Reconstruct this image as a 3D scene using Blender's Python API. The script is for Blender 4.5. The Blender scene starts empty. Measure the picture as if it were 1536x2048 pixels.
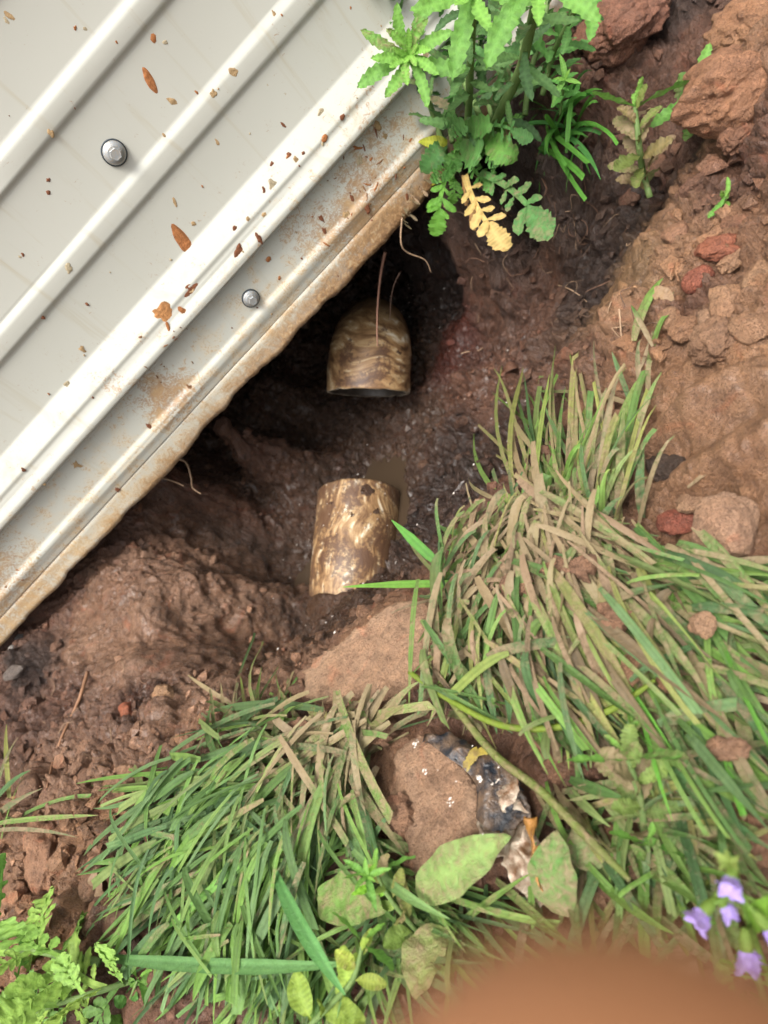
import bpy, math, random
import numpy as np
from mathutils import Vector, Matrix

# ------------------------------------------------------------------ camera, sky, sun, exposure
SC = bpy.context.scene
COL = SC.collection
RGT = (0.69765, -0.70918, -0.10169)      # world axes (along wall, into wall, up) in lens axes
INW = (-0.41962, -0.51953, 0.74432)
UPW = (-0.58069, -0.47660, -0.66003)
MW = np.array([RGT, INW, UPW])
u_, s_, v_ = np.linalg.svd(MW); MW = u_ @ v_
FPX = 1420.0                             # focal length in pixels of a 1536 x 2048 frame
CAMP = np.array([0.0, 0.0, 0.30])
cam_d = bpy.data.cameras.new('camera')
cam = bpy.data.objects.new('camera', cam_d); COL.objects.link(cam)
cx, cy, cz = MW[:, 0], -MW[:, 1], -MW[:, 2]
cam.matrix_world = Matrix(((cx[0], cy[0], cz[0], CAMP[0]), (cx[1], cy[1], cz[1], CAMP[1]),
                           (cx[2], cy[2], cz[2], CAMP[2]), (0, 0, 0, 1)))
cam_d.sensor_fit = 'AUTO'; cam_d.sensor_width = 36.0; cam_d.lens = FPX / 2048 * 36
cam_d.clip_start = 0.002; cam_d.clip_end = 200
cam_d.dof.use_dof = True; cam_d.dof.focus_distance = 0.42; cam_d.dof.aperture_fstop = 11.5
SC.camera = cam
SUN_EL, SUN_AZ = math.radians(67), math.radians(200)      # azimuth clockwise from +Y
world = bpy.data.worlds.new('World'); SC.world = world; world.use_nodes = True
wn = world.node_tree.nodes; wl = world.node_tree.links
sky = wn.new('ShaderNodeTexSky'); sky.sky_type = 'NISHITA'; sky.sun_disc = False
sky.sun_elevation = SUN_EL; sky.sun_rotation = SUN_AZ; sky.dust_density = 6.0; sky.air_density = 1.0
hs = wn.new('ShaderNodeHueSaturation'); hs.inputs['Saturation'].default_value = 0.22
wl.new(sky.outputs[0], hs.inputs['Color']); wl.new(hs.outputs[0], wn['Background'].inputs[0])
wn['Background'].inputs[1].default_value = 0.15
sun_d = bpy.data.lights.new('sun', 'SUN'); sun_d.energy = 1.5; sun_d.angle = math.radians(22); sun_d.color = (1, .965, .90)
sun = bpy.data.objects.new('sun', sun_d); COL.objects.link(sun)
sdir = Vector((math.sin(SUN_AZ) * math.cos(SUN_EL), math.cos(SUN_AZ) * math.cos(SUN_EL), math.sin(SUN_EL)))
sun.rotation_euler = sdir.to_track_quat('Z', 'Y').to_euler()
SC.view_settings.view_transform = 'Standard'; SC.view_settings.look = 'None'
SC.view_settings.exposure = 1.1; SC.view_settings.gamma = 1.0; SC.view_settings.use_curve_mapping = False

# ------------------------------------------------------------------ helpers
random.seed(7); RNG = np.random.default_rng(7)
R = random.uniform
def ray(px, py): return MW @ np.array([(px - 768) / FPX, (py - 1024) / FPX, 1.0])
def P(px, py, h):                        # point of the place at height h seen in that direction
    d = ray(px, py); return CAMP + d * ((h - CAMP[2]) / d[2])
WALL_Y = 0.584
def Wp(px, py, y=WALL_Y):
    d = ray(px, py); return CAMP + d * (y / d[1])
def PD(px, py, z):                       # by depth
    return CAMP + ray(px, py) * z

def link(o, parent=None):
    COL.objects.link(o)
    if parent is not None: o.parent = parent
    return o
def tag(o, label=None, cat=None, group=None, kind=None):
    if label: o['label'] = label
    if cat: o['category'] = cat
    if group: o['group'] = group
    if kind: o['kind'] = kind
    return o
def thing(name, label, cat, loc=(0, 0, 0), group=None):
    o = bpy.data.objects.new(name, None); o.location = loc; o.empty_display_size = .01
    link(o); return tag(o, label, cat, group)
def mesh_from(name, v, f, mat=None, smooth=True, tint=None, mud=None):
    me = bpy.data.meshes.new(name)
    v = np.asarray(v, dtype=np.float32)
    if isinstance(f, np.ndarray):
        nf, k = f.shape
        me.vertices.add(len(v)); me.vertices.foreach_set('co', v.ravel())
        me.loops.add(nf * k); me.loops.foreach_set('vertex_index', f.astype(np.int32).ravel())
        me.polygons.add(nf); me.polygons.foreach_set('loop_start', np.arange(0, nf * k, k, dtype=np.int32))
        me.polygons.foreach_set('loop_total', np.full(nf, k, dtype=np.int32))
        me.update(calc_edges=True)
    else:
        me.from_pydata(v.tolist(), [], f)
    if smooth: me.polygons.foreach_set('use_smooth', np.ones(len(me.polygons), dtype=bool))
    if tint is not None:
        a = me.attributes.new('tint', 'FLOAT_COLOR', 'POINT')
        t = np.asarray(tint, dtype=np.float32)
        if t.ndim == 1: t = np.tile(t, (len(v), 1))
        if t.shape[1] == 3: t = np.hstack([t, np.ones((len(t), 1), np.float32)])
        a.data.foreach_set('color', t.ravel())
    if mud is not None:
        a = me.attributes.new('mud', 'FLOAT', 'POINT')
        a.data.foreach_set('value', (np.zeros(len(v)) + mud).astype(np.float32))
    if mat: me.materials.append(mat)
    return me
def obj(name, me, parent=None, loc=None):
    o = bpy.data.objects.new(name, me)
    if loc is not None: o.location = loc
    return link(o, parent)
def rel(v, origin): return np.asarray(v) - np.asarray(origin)

class MB:
    def __init__(s): s.v = []; s.f = []; s.t = []; s.m = []; s.n = 0
    def add(s, v, f, t, m=0.0):
        v = np.asarray(v); k = len(v)
        s.v.append(v); s.f += [tuple(i + s.n for i in q) for q in f]
        t = np.asarray(t, dtype=float); s.t.append(np.tile(t, (k, 1)) if t.ndim == 1 else t)
        s.m.append(np.zeros(k) + m); s.n += k
    def mesh(s, name, mat, origin=(0, 0, 0), smooth=True):
        return mesh_from(name, np.vstack(s.v) - np.asarray(origin), s.f, mat, smooth, np.vstack(s.t), np.concatenate(s.m))

# noise in numpy
def _hash(ix, iy, seed):
    h = (ix.astype(np.int64) * 374761393 + iy.astype(np.int64) * 668265263 + seed * 1442695041) & 0x7fffffff
    h = ((h ^ (h >> 13)) * 1274126177) & 0x7fffffff
    h = ((h ^ (h >> 15)) * 846930886) & 0x7fffffff
    return ((h ^ (h >> 16)) & 0xffffff) / float(0xffffff)
def vnoise(x, y, seed=0):
    ix = np.floor(x); iy = np.floor(y); fx = x - ix; fy = y - iy
    fx = fx * fx * fx * (fx * (fx * 6 - 15) + 10); fy = fy * fy * fy * (fy * (fy * 6 - 15) + 10)
    a = _hash(ix, iy, seed); b = _hash(ix + 1, iy, seed); c = _hash(ix, iy + 1, seed); d = _hash(ix + 1, iy + 1, seed)
    return (a + (b - a) * fx + (c - a) * fy + (a - b - c + d) * fx * fy) * 2 - 1
def fbm(x, y, s, oct=4, seed=0, gain=.5):
    r = 0; a = 1.0; tot = 0
    for o in range(oct):
        ca, sa = math.cos(o * 1.1 + seed), math.sin(o * 1.1 + seed)
        r = r + a * vnoise((x * ca - y * sa) / s + 17.3 * o, (x * sa + y * ca) / s - 9.1 * o, seed + o); tot += a; a *= gain; s *= .5
    return r / tot
def vnoise3(x, y, z, seed=0):
    iz = np.floor(z); fz = z - iz; fz = fz * fz * (3 - 2 * fz); izi = iz.astype(np.int64) * 7919
    ix = np.floor(x); iy = np.floor(y); fx = x - ix; fy = y - iy; fx = fx * fx * (3 - 2 * fx); fy = fy * fy * (3 - 2 * fy); o = 0
    for k, wz in ((0, 1 - fz), (1, fz)):
        kz = izi + k * 7919; a = _hash(ix + kz, iy, seed); b = _hash(ix + 1 + kz, iy, seed); c = _hash(ix + kz, iy + 1, seed); d = _hash(ix + 1 + kz, iy + 1, seed)
        o = o + wz * (a + (b - a) * fx + (c - a) * fy + (a - b - c + d) * fx * fy)
    return o * 2 - 1
def fbm3(x, y, z, s, oct=4, seed=0, gain=.5):
    r = 0; a = 1.0; tot = 0
    for o in range(oct):
        ca, sa = math.cos(o * 1.1 + seed), math.sin(o * 1.1 + seed)
        r = r + a * vnoise3((x * ca - y * sa) / s + 17.3 * o, (x * sa + y * ca) / s - 9.1 * o, z / s + 5.7 * o, seed + o); tot += a; a *= gain; s *= .5
    return r / tot
def lumps(x, y, s, seed=0, fill=.85):
    """domes round jittered cell points: clods lying side by side"""
    gx = x / s; gy = y / s; ix = np.floor(gx); iy = np.floor(gy); best = np.zeros_like(gx)
    for dx in (-1, 0, 1):
        for dy in (-1, 0, 1):
            jx = ix + dx; jy = iy + dy
            px = jx + _hash(jx, jy, seed); py = jy + _hash(jx, jy, seed + 5)
            rr = .35 + .5 * _hash(jx, jy, seed + 9); on = _hash(jx, jy, seed + 13) < fill
            an = _hash(jx, jy, seed + 17) * 3.14; c = np.cos(an); s2 = np.sin(an)
            ux = (gx - px) * c + (gy - py) * s2; uy = (-(gx - px) * s2 + (gy - py) * c) * 1.35
            d = (ux * ux + uy * uy) / (rr * rr)
            best = np.maximum(best, np.where(on, np.sqrt(np.clip(1 - d, 0, 1)) * rr, 0))
    return best * s

def cracks(x, y, s, seed=0):
    """0 on the joints between crumbled cells, rising to 1 inside them"""
    gx = x / s; gy = y / s; ix = np.floor(gx); iy = np.floor(gy); f1 = np.full_like(gx, 9.); f2 = np.full_like(gx, 9.); lev = np.zeros_like(gx)
    for dx in (-1, 0, 1):
        for dy in (-1, 0, 1):
            jx = ix + dx; jy = iy + dy
            d = np.hypot(gx - jx - _hash(jx, jy, seed), gy - jy - _hash(jx, jy, seed + 5)); nb = d < f1
            f2 = np.where(nb, f1, np.minimum(f2, d)); lev = np.where(nb, _hash(jx, jy, seed + 11), lev); f1 = np.where(nb, d, f1)
    return np.clip((f2 - f1) / .28, 0, 1), lev

# ------------------------------------------------------------------ materials
def nodes(name):
    m = bpy.data.materials.new(name); m.use_nodes = True
    nt = m.node_tree; return m, nt.nodes, nt.links, nt.nodes['Principled BSDF']
def N(n, typ, **kw):
    x = n.new(typ)
    for k, v in kw.items():
        if k in x.inputs: x.inputs[k].default_value = v
        else: setattr(x, k, v)
    return x
def noise(n, l, vec, scale, detail=4, rough=.55, dist=0.0):
    x = N(n, 'ShaderNodeTexNoise', Scale=scale, Detail=detail, Roughness=rough, Distortion=dist); l.new(vec, x.inputs['Vector']); return x.outputs['Fac']
def ramp(n, l, fac, stops):
    x = n.new('ShaderNodeValToRGB'); e = x.color_ramp.elements
    while len(e) < len(stops): e.new(.5)
    for i, (p, c) in enumerate(stops):
        e[i].position = p
        e[i].color = (c, c, c, 1) if not isinstance(c, (tuple, list)) else (*c, 1)
    l.new(fac, x.inputs[0]); return x.outputs[0]
def mix(n, l, fac, a, b, blend='MIX'):
    x = n.new('ShaderNodeMix'); x.data_type = 'RGBA'; x.blend_type = blend
    for s, val in ((x.inputs[0], fac), (x.inputs[6], a), (x.inputs[7], b)):
        if hasattr(val, 'links'): l.new(val, s)
        elif isinstance(val, (tuple, list)): s.default_value = (*val, 1)
        else: s.default_value = val
    return x.outputs[2]
def mth(n, l, op, a, b=0.0, clamp=False):
    x = n.new('ShaderNodeMath'); x.operation = op; x.use_clamp = clamp
    for s, val in ((x.inputs[0], a), (x.inputs[1], b)):
        if hasattr(val, 'links'): l.new(val, s)
        else: s.default_value = val
    return x.outputs[0]
def bump(n, l, h, dist, strength=1.0, prev=None):
    x = N(n, 'ShaderNodeBump', Strength=strength, Distance=dist); l.new(h, x.inputs['Height'])
    if prev is not None: l.new(prev, x.inputs['Normal'])
    return x.outputs[0]
def coords(n): return n.new('ShaderNodeNewGeometry').outputs['Position']
def attr(n, name, out): 
    a = n.new('ShaderNodeAttribute'); a.attribute_name = name; return a.outputs[out]

def soil_material():
    m, n, l, b = nodes('soil'); v = coords(n)
    base = attr(n, 'tint', 'Color'); wet = attr(n, 'mud', 'Fac')
    n1 = noise(n, l, v, 28, 5, .6, .6); n2 = noise(n, l, v, 130, 5, .65); n3 = noise(n, l, v, 700, 4, .7)
    c = mix(n, l, ramp(n, l, n1, [(.32, .0), (.72, .75)]), base, mix(n, l, 1.0, base, (.74, .63, .56), 'MULTIPLY'))
    c = mix(n, l, ramp(n, l, n2, [(.48, .0), (.75, .65)]), c, mix(n, l, 1.0, c, (1.55, 1.5, 1.42), 'MULTIPLY'))
    c = mix(n, l, ramp(n, l, n2, [(.28, .85), (.46, .0)]), c, mix(n, l, 1.0, c, (.42, .38, .36), 'MULTIPLY'))  # painted crevice shade: low spots of the bump noise are darkened in colour
    c = mix(n, l, ramp(n, l, n3, [(.38, .55), (.5, .0)]), c, mix(n, l, 1.0, c, (.5, .45, .42), 'MULTIPLY'))
    n4 = noise(n, l, v, 45, 3, .5, 1.2)
    c = mix(n, l, ramp(n, l, n4, [(.6, .0), (.74, .5)]), c, mix(n, l, 1.0, c, (1.35, .82, .68), 'MULTIPLY'))
    l.new(c, b.inputs['Base Color'])
    nw = noise(n, l, v, 60, 4, .6)
    w = mth(n, l, 'MULTIPLY', wet, ramp(n, l, nw, [(.3, .45), (.6, 1.0)]))
    l.new(ramp(n, l, w, [(.0, .88), (.3, .50), (.8, .20), (1.0, .14)]), b.inputs['Roughness'])
    b.inputs['Specular IOR Level'].default_value = .55
    cw = mth(n, l, 'MULTIPLY', ramp(n, l, wet, [(.35, .0), (.75, 1.0)]), ramp(n, l, nw, [(.46, .0), (.66, .42)]))
    l.new(cw, b.inputs['Coat Weight']); b.inputs['Coat Roughness'].default_value = .12; b.inputs['Coat IOR'].default_value = 1.4
    n6 = noise(n, l, v, 320, 4, .7, .4)
    h = mth(n, l, 'ADD', mth(n, l, 'ADD', mth(n, l, 'MULTIPLY', n2, .55), mth(n, l, 'MULTIPLY', n6, .35)), mth(n, l, 'MULTIPLY', n3, .2))
    bp = bump(n, l, h, .013, 1.0)
    n5 = noise(n, l, v, 1900, 3, .6)
    l.new(bump(n, l, n2, .0015, .5), b.inputs['Coat Normal'])
    bp = bump(n, l, n5, .0012, .9, bp)
    l.new(bp, b.inputs['Normal'])
    return m
def leaf_material(name='leaf', hairy=True):
    m, n, l, b = nodes(name); v = coords(n)
    base = attr(n, 'tint', 'Color'); mud = attr(n, 'mud', 'Fac')
    n1 = noise(n, l, v, 120, 4, .6); n2 = noise(n, l, v, 420, 4, .65, .5); n3 = noise(n, l, v, 115, 4, .6, 1.0)
    c = mix(n, l, ramp(n, l, n1, [(.3, .0), (.7, .8)]), base, mix(n, l, 1.0, base, (.66, .72, .6), 'MULTIPLY'))
    c = mix(n, l, ramp(n, l, n2, [(.5, .0), (.8, .5)]), c, mix(n, l, 1.0, c, (1.5, 1.25, 1.1), 'MULTIPLY'))
    # dried mud: more where the mud value is high
    k = mth(n, l, 'ADD', mth(n, l, 'MULTIPLY', n3, .6), mth(n, l, 'MULTIPLY', n2, .4))
    k = mth(n, l, 'ADD', k, mth(n, l, 'SUBTRACT', mth(n, l, 'MULTIPLY', mud, .46), .30))
    mk = ramp(n, l, k, [(.40, .0), (.60, .82)])
    mc = mix(n, l, n1, (.17, .105, .06), (.31, .215, .135))
    c2 = mix(n, l, mk, c, mc)
    l.new(c2, b.inputs['Base Color']); b.inputs['Roughness'].default_value = .55
    b.inputs['Specular IOR Level'].default_value = .35
    l.new(bump(n, l, mth(n, l, 'ADD', n2, mth(n, l, 'MULTIPLY', mk, .8)), .0012, .7), b.inputs['Normal'])
    t = n.new('ShaderNodeBsdfTranslucent'); l.new(c2, t.inputs['Color'])
    ms = n.new('ShaderNodeMixShader'); l.new(mix(n, l, mk, (.32, .32, .32), (.04, .04, .04)), ms.inputs[0])
    l.new(b.outputs[0], ms.inputs[1]); l.new(t.outputs[0], ms.inputs[2])
    l.new(ms.outputs[0], n['Material Output'].inputs[0])
    return m
def tinted(name, rough=.7, bscale=300, bd=.001, spec=.4, var=.5):
    m, n, l, b = nodes(name); v = coords(n); base = attr(n, 'tint', 'Color')
    n1 = noise(n, l, v, bscale, 5, .65); n2 = noise(n, l, v, bscale * .2, 4, .6)
    c = mix(n, l, mth(n, l, 'MULTIPLY', n1, var * 1.6, True), base, mix(n, l, 1.0, base, (.5, .47, .44), 'MULTIPLY'))
    c = mix(n, l, ramp(n, l, n2, [(.45, .0), (.75, var)]), c, mix(n, l, 1.0, c, (1.5, 1.45, 1.4), 'MULTIPLY'))
    l.new(c, b.inputs['Base Color']); b.inputs['Roughness'].default_value = rough; b.inputs['Specular IOR Level'].default_value = spec
    l.new(bump(n, l, n1, bd, .8), b.inputs['Normal']); return m
def wall_material():
    m, n, l, b = nodes('painted_sheet_metal'); v = coords(n)
    sep = n.new('ShaderNodeSeparateXYZ'); l.new(v, sep.inputs[0]); z = sep.outputs[2]
    big = noise(n, l, v, 9, 4, .6)
    c = mix(n, l, big, (.375, .370, .320), (.42, .415, .367))
    mp = n.new('ShaderNodeMapping'); mp.inputs['Scale'].default_value = (55, 55, 5); l.new(v, mp.inputs[0])
    st = noise(n, l, mp.outputs[0], 1.0, 5, .65, .8)                      # run-off streaks, pale tan
    c = mix(n, l, ramp(n, l, st, [(.56, .0), (.72, .55)]), c, (.33, .285, .195))
    ms = noise(n, l, v, 55, 6, .72, .4); fine = noise(n, l, v, 240, 5, .7, .6); fib = noise(n, l, v, 160, 6, .75, 3.0)
    # splash dirt thickens downwards
    lowz = ramp(n, l, mth(n, l, 'MULTIPLY', z, 5.0), [(.0, 1.0), (.16, .62), (.42, .40), (.75, .15), (1.0, .08)])
    k = mth(n, l, 'ADD', mth(n, l, 'ADD', mth(n, l, 'MULTIPLY', fib, .62), mth(n, l, 'MULTIPLY', ms, .38)), mth(n, l, 'MULTIPLY', lowz, .145))
    for (qx, qz, qr, amp) in ((.105, .033, .034, .13), (.06, .06, .02, .07), (-.12, .056, .024, .13), (.15, .075, .03, .07), (-.36, .04, .05, .09), (-.135, .098, .012, .08)):
        vd = n.new('ShaderNodeVectorMath'); vd.operation = 'DISTANCE'; l.new(v, vd.inputs[0]); vd.inputs[1].default_value = (qx, .575, qz)
        k = mth(n, l, 'ADD', k, ramp(n, l, mth(n, l, 'DIVIDE', vd.outputs['Value'], qr * 1.6), [(.0, amp), (.4, amp * .75), (1.0, .0)]))
    c = mix(n, l, ramp(n, l, k, [(.615, .0), (.66, .55), (.72, .85)]), c, mix(n, l, fine, (.36, .20, .09), (.13, .06, .028)))
    # yellowish film near the foot
    c = mix(n, l, mth(n, l, 'MULTIPLY', ramp(n, l, mth(n, l, 'ADD', mth(n, l, 'MULTIPLY', lowz, .5), mth(n, l, 'MULTIPLY', ms, .8)), [(.62, .0), (.95, .7)]), 1.0), c, (.52, .36, .17))
    # rust and clay along the torn lower edge
    e = mth(n, l, 'SUBTRACT', .041, z); e = mth(n, l, 'ADD', mth(n, l, 'MULTIPLY', e, 21.0), mth(n, l, 'MULTIPLY', sep.outputs[0], .9))
    k2 = mth(n, l, 'ADD', e, mth(n, l, 'SUBTRACT', mth(n, l, 'ADD', mth(n, l, 'MULTIPLY', ms, .8), mth(n, l, 'MULTIPLY', fine, .75)), .62))
    rust = ramp(n, l, fine, [(.30, (.05, .024, .012)), (.44, (.17, .082, .033)), (.56, (.30, .17, .072)), (.68, (.42, .32, .20))])
    c = mix(n, l, ramp(n, l, k2, [(.42, .0), (.62, .62), (.95, .97)]), c, rust)
    l.new(c, b.inputs['Base Color'])
    l.new(ramp(n, l, mth(n, l, 'ADD', k2, 0.0), [(.4, .36), (.8, .85)]), b.inputs['Roughness'])
    b.inputs['Specular IOR Level'].default_value = .45
    bp = bump(n, l, mth(n, l, 'MULTIPLY', fine, ramp(n, l, k2, [(.4, .02), (.8, 1.0)])), .0006, .8)
    l.new(bp, b.inputs['Normal']); return m
def pipe_material(name, dark, seed):
    m, n, l, b = nodes(name)
    tc = n.new('ShaderNodeTexCoord').outputs['Object']
    wn_ = N(n, 'ShaderNodeTexNoise', Scale=11.0, Detail=1.5); l.new(tc, wn_.inputs['Vector'])
    mp0 = n.new('ShaderNodeMapping'); mp0.inputs['Location'].default_value = (seed, seed * .7, 0); l.new(tc, mp0.inputs[0])
    vm = n.new('ShaderNodeVectorMath'); vm.operation = 'MULTIPLY_ADD'; l.new(wn_.outputs['Color'], vm.inputs[0])
    vm.inputs[1].default_value = (.11, .11, .11); l.new(mp0.outputs[0], vm.inputs[2])
    mp = n.new('ShaderNodeMapping'); mp.inputs['Scale'].default_value = (30, 30, 120) if seed < 2 else (140, 140, 22); l.new(vm.outputs[0], mp.inputs[0])
    sw = noise(n, l, mp.outputs[0], 1.0, 4, .6, .3)
    big = noise(n, l, tc, 22, 4, .6, .6); fine = noise(n, l, tc, 260, 5, .65, .5)
    c = ramp(n, l, sw, [(.30, (.055, .028, .013)), (.40, (.15, .078, .034)), (.50, (.27, .155, .07)), (.60, (.40, .27, .135)), (.70, (.66, .60, .48))])
    k = mth(n, l, 'ADD', mth(n, l, 'MULTIPLY', big, .6), mth(n, l, 'MULTIPLY', fine, .4))
    c = mix(n, l, ramp(n, l, k, [(.50 - dark, .0), (.56 - dark, .88)]), c, (.085, .042, .024))
    l.new(c, b.inputs['Base Color']); b.inputs['Roughness'].default_value = .5
    h = mth(n, l, 'ADD', mth(n, l, 'MULTIPLY', sw, -.6), mth(n, l, 'MULTIPLY', k, 1.2))
    l.new(bump(n, l, h, .0014, .6), b.inputs['Normal']); return m
def plain(name, color, rough=.5, metal=0.0, spec=.5, bscale=0, bd=.0005, var=.0, var_col=None):
    m, n, l, b = nodes(name); v = coords(n)
    b.inputs['Roughness'].default_value = rough; b.inputs['Metallic'].default_value = metal; b.inputs['Specular IOR Level'].default_value = spec
    if bscale:
        nz = noise(n, l, v, bscale, 5, .65)
        l.new(mix(n, l, ramp(n, l, nz, [(.4, .0), (.65, var)]), color, var_col or tuple(x * .5 for x in color)), b.inputs['Base Color'])
        l.new(bump(n, l, nz, bd, .7), b.inputs['Normal'])
    else: b.inputs['Base Color'].default_value = (*color, 1)
    return m
SOIL = soil_material(); LEAF = leaf_material(); WALLM = wall_material()
MUDT = tinted('dried_mud', .8, 260, .0016, .3, .5); ROOTM = tinted('root_bark', .75, 900, .0004)
PIPE_A = pipe_material('muddy_pipe_swirl', -.02, 1.3); PIPE_B = pipe_material('muddy_pipe_flaked', .03, 4.1)
STEEL = plain('zinc_screw', (.30, .33, .35), .45, .55, .5, 700, .0003, .6, (.42, .33, .22))
RUBBER = plain('rubber_washer', (.03, .04, .05), .7)
CRUMB = plain('white_crumb', (.66, .62, .58), .8, 0, .4, 500, .0004, .8, (.40, .31, .23))

# ------------------------------------------------------------------ terrain
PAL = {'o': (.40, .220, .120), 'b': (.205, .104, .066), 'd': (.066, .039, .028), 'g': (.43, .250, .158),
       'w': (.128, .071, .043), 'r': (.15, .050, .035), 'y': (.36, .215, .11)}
# (px, py, height, soil colour, wetness, cloddiness)
CP = [
 (0,1300,.0,'b',.1,.6),(60,1255,-.008,'b',.1,.5),(150,1190,-.02,'b',.3,.3),(250,1075,-.028,'b',.3,.3),(340,955,-.035,'b',.3,.4),(450,860,-.06,'b',.4,.5),
 (520,775,-.10,'w',.5,.5),(600,690,-.14,'w',.5,.4),(650,610,-.16,'w',.5,.4),
 (190,1210,-.026,'g',.6,.0),(240,1270,-.034,'g',.6,.0),(280,1320,-.036,'g',.6,.0),(180,1290,-.026,'g',.6,.0),(330,1230,-.052,'g',.6,.05),(330,1100,-.055,'g',.4,.35),(430,1000,-.09,'b',.5,.4),
 (450,1150,-.10,'g',.6,.35),(400,1180,-.08,'g',.6,.2),(530,1000,-.15,'w',.8,.3),(520,1100,-.16,'w',.8,.3),(580,950,-.178,'w',.8,.4),(570,1180,-.19,'w',.9,.15),
 (430,1250,-.10,'g',.7,.3),(500,1280,-.14,'g',.9,.35),(600,1250,-.18,'w',.9,.4),(560,1330,-.12,'g',.9,.5),(420,1370,-.065,'g',.7,.4),
 (480,1390,-.055,'g',.7,.4),(300,1400,-.045,'b',.5,.5),(300,1500,-.015,'g',.6,.8),(400,1470,-.03,'o',.5,.5),(150,1400,-.03,'b',.4,.5),
 (60,1450,-.02,'b',.3,.6),(0,1400,-.01,'b',.2,.7),(60,1340,-.012,'d',.2,.7),(100,1600,-.005,'g',.3,.8),(0,1700,0,'o',.3,1),(200,1650,0,'o',.3,1),(100,1850,0,'o',.4,1),
 (300,1600,0,'b',.3,.9),(500,1500,.004,'b',.2,.6),(600,1450,.002,'b',.2,.5),(560,1410,-.02,'g',.4,.4),
 (640,900,-.19,'w',.9,.4),(780,950,-.214,'w',1,.3),(850,850,-.192,'w',.9,.4),(700,850,-.188,'w',.9,.35),(805,1000,-.216,'w',1,.2),(600,1100,-.197,'w',1,.2),
 (640,1200,-.180,'w',1,.2),(720,1200,-.150,'w',1,.2),(700,1000,-.205,'w',1,.2),(740,780,-.19,'w',.9,.3),(740,650,-.19,'w',.8,.3),(850,700,-.185,'w',.9,.5),(820,600,-.165,'d',.8,.5),
 (640,760,-.175,'w',.7,.3),(760,1190,-.168,'w',.9,.3),(820,1150,-.192,'w',.8,.3),(640,1290,-.145,'w',.8,.4),(690,1240,-.148,'w',.8,.3),
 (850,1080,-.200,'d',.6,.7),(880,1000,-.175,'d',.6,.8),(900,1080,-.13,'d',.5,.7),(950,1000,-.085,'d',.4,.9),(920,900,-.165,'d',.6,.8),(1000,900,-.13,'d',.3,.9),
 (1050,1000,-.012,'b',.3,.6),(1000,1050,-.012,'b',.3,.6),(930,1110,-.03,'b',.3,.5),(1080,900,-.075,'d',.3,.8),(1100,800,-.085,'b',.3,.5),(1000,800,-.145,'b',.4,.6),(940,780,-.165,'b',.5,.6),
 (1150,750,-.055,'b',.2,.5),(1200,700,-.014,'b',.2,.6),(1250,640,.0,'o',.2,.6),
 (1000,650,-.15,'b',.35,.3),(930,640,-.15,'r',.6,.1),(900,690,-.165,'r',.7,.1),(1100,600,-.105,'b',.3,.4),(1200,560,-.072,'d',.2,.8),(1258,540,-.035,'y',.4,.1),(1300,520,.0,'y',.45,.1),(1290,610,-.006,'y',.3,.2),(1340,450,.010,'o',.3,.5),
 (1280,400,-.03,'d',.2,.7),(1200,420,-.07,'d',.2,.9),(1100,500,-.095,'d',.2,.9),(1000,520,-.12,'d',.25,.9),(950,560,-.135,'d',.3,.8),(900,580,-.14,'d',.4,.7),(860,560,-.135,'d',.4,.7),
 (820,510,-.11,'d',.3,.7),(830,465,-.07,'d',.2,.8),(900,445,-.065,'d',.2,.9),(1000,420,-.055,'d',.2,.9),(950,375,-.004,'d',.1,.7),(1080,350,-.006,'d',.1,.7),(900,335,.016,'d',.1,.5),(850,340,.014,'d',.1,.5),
 (1000,250,.018,'d',.1,.5),(1150,350,-.02,'d',.1,.8),(1200,250,-.008,'b',.1,.7),(1150,200,.014,'b',.1,.7),(1300,200,-.012,'b',.2,.5),(1250,100,.018,'b',.1,.7),(1180,60,.03,'b',.1,.8),
 (1400,100,.0,'b',.1,.5),(1350,60,.006,'d',.1,.6),(1350,300,-.014,'b',.1,.6),(1420,300,-.008,'d',.1,.6),(1450,200,.03,'o',.2,.7),(1500,100,.045,'o',.1,.7),(1500,330,.026,'b',.2,.7),(1450,410,.008,'b',.1,.8),
 (1400,500,.018,'o',.1,1),(1500,600,.02,'o',.2,.7),(1390,600,.018,'b',.2,.9),(1450,800,.028,'o',.35,.05),(1536,720,.03,'o',.35,.1),(1400,950,.022,'o',.35,.1),(1536,950,.03,'o',.35,.1),(1340,800,.012,'o',.3,.1),(1330,700,.012,'o',.3,.4),
 (1360,880,.016,'o',.3,.1),(1300,900,.0,'b',.2,.6),(1460,1070,.012,'o',.3,.4),(1200,1000,.0,'b',.1,.4),(1200,1200,.01,'b',.1,.3),(1400,1200,.0,'b',.1,.4),(1536,1200,.0,'b',.1,.4),(1300,1500,0,'b',.1,.5),
 (1500,1500,0,'b',.1,.5),(1000,1300,0,'b',.1,.3),(900,1400,0,'b',.1,.4),(850,1300,0,'b',.1,.3),(760,1290,-.004,'o',.1,.2),(700,1330,-.004,'o',.1,.2),(850,1560,.0,'o',.1,.2),
 (1500,1660,.012,'o',.1,.5),(1450,1720,.008,'o',.1,.5),(700,1800,0,'b',.1,.5),(400,1850,0,'b',.1,.6),(1000,1900,0,'b',.1,.5),(1400,2000,0,'b',.1,.5),(300,2000,0,'b',.1,.6),
]
CP = [(a, b, z, c, min(1, w + (.30 if c in 'bdw' else .22)), (min(1, k + .25) if (w >= .4 and k >= .15 and c != 'w') else k)) for a, b, z, c, w, k in CP]
cxy = np.array([P(a, b, h)[:2] for a, b, h, *_ in CP]); ch = np.array([c[2] for c in CP])
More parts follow.
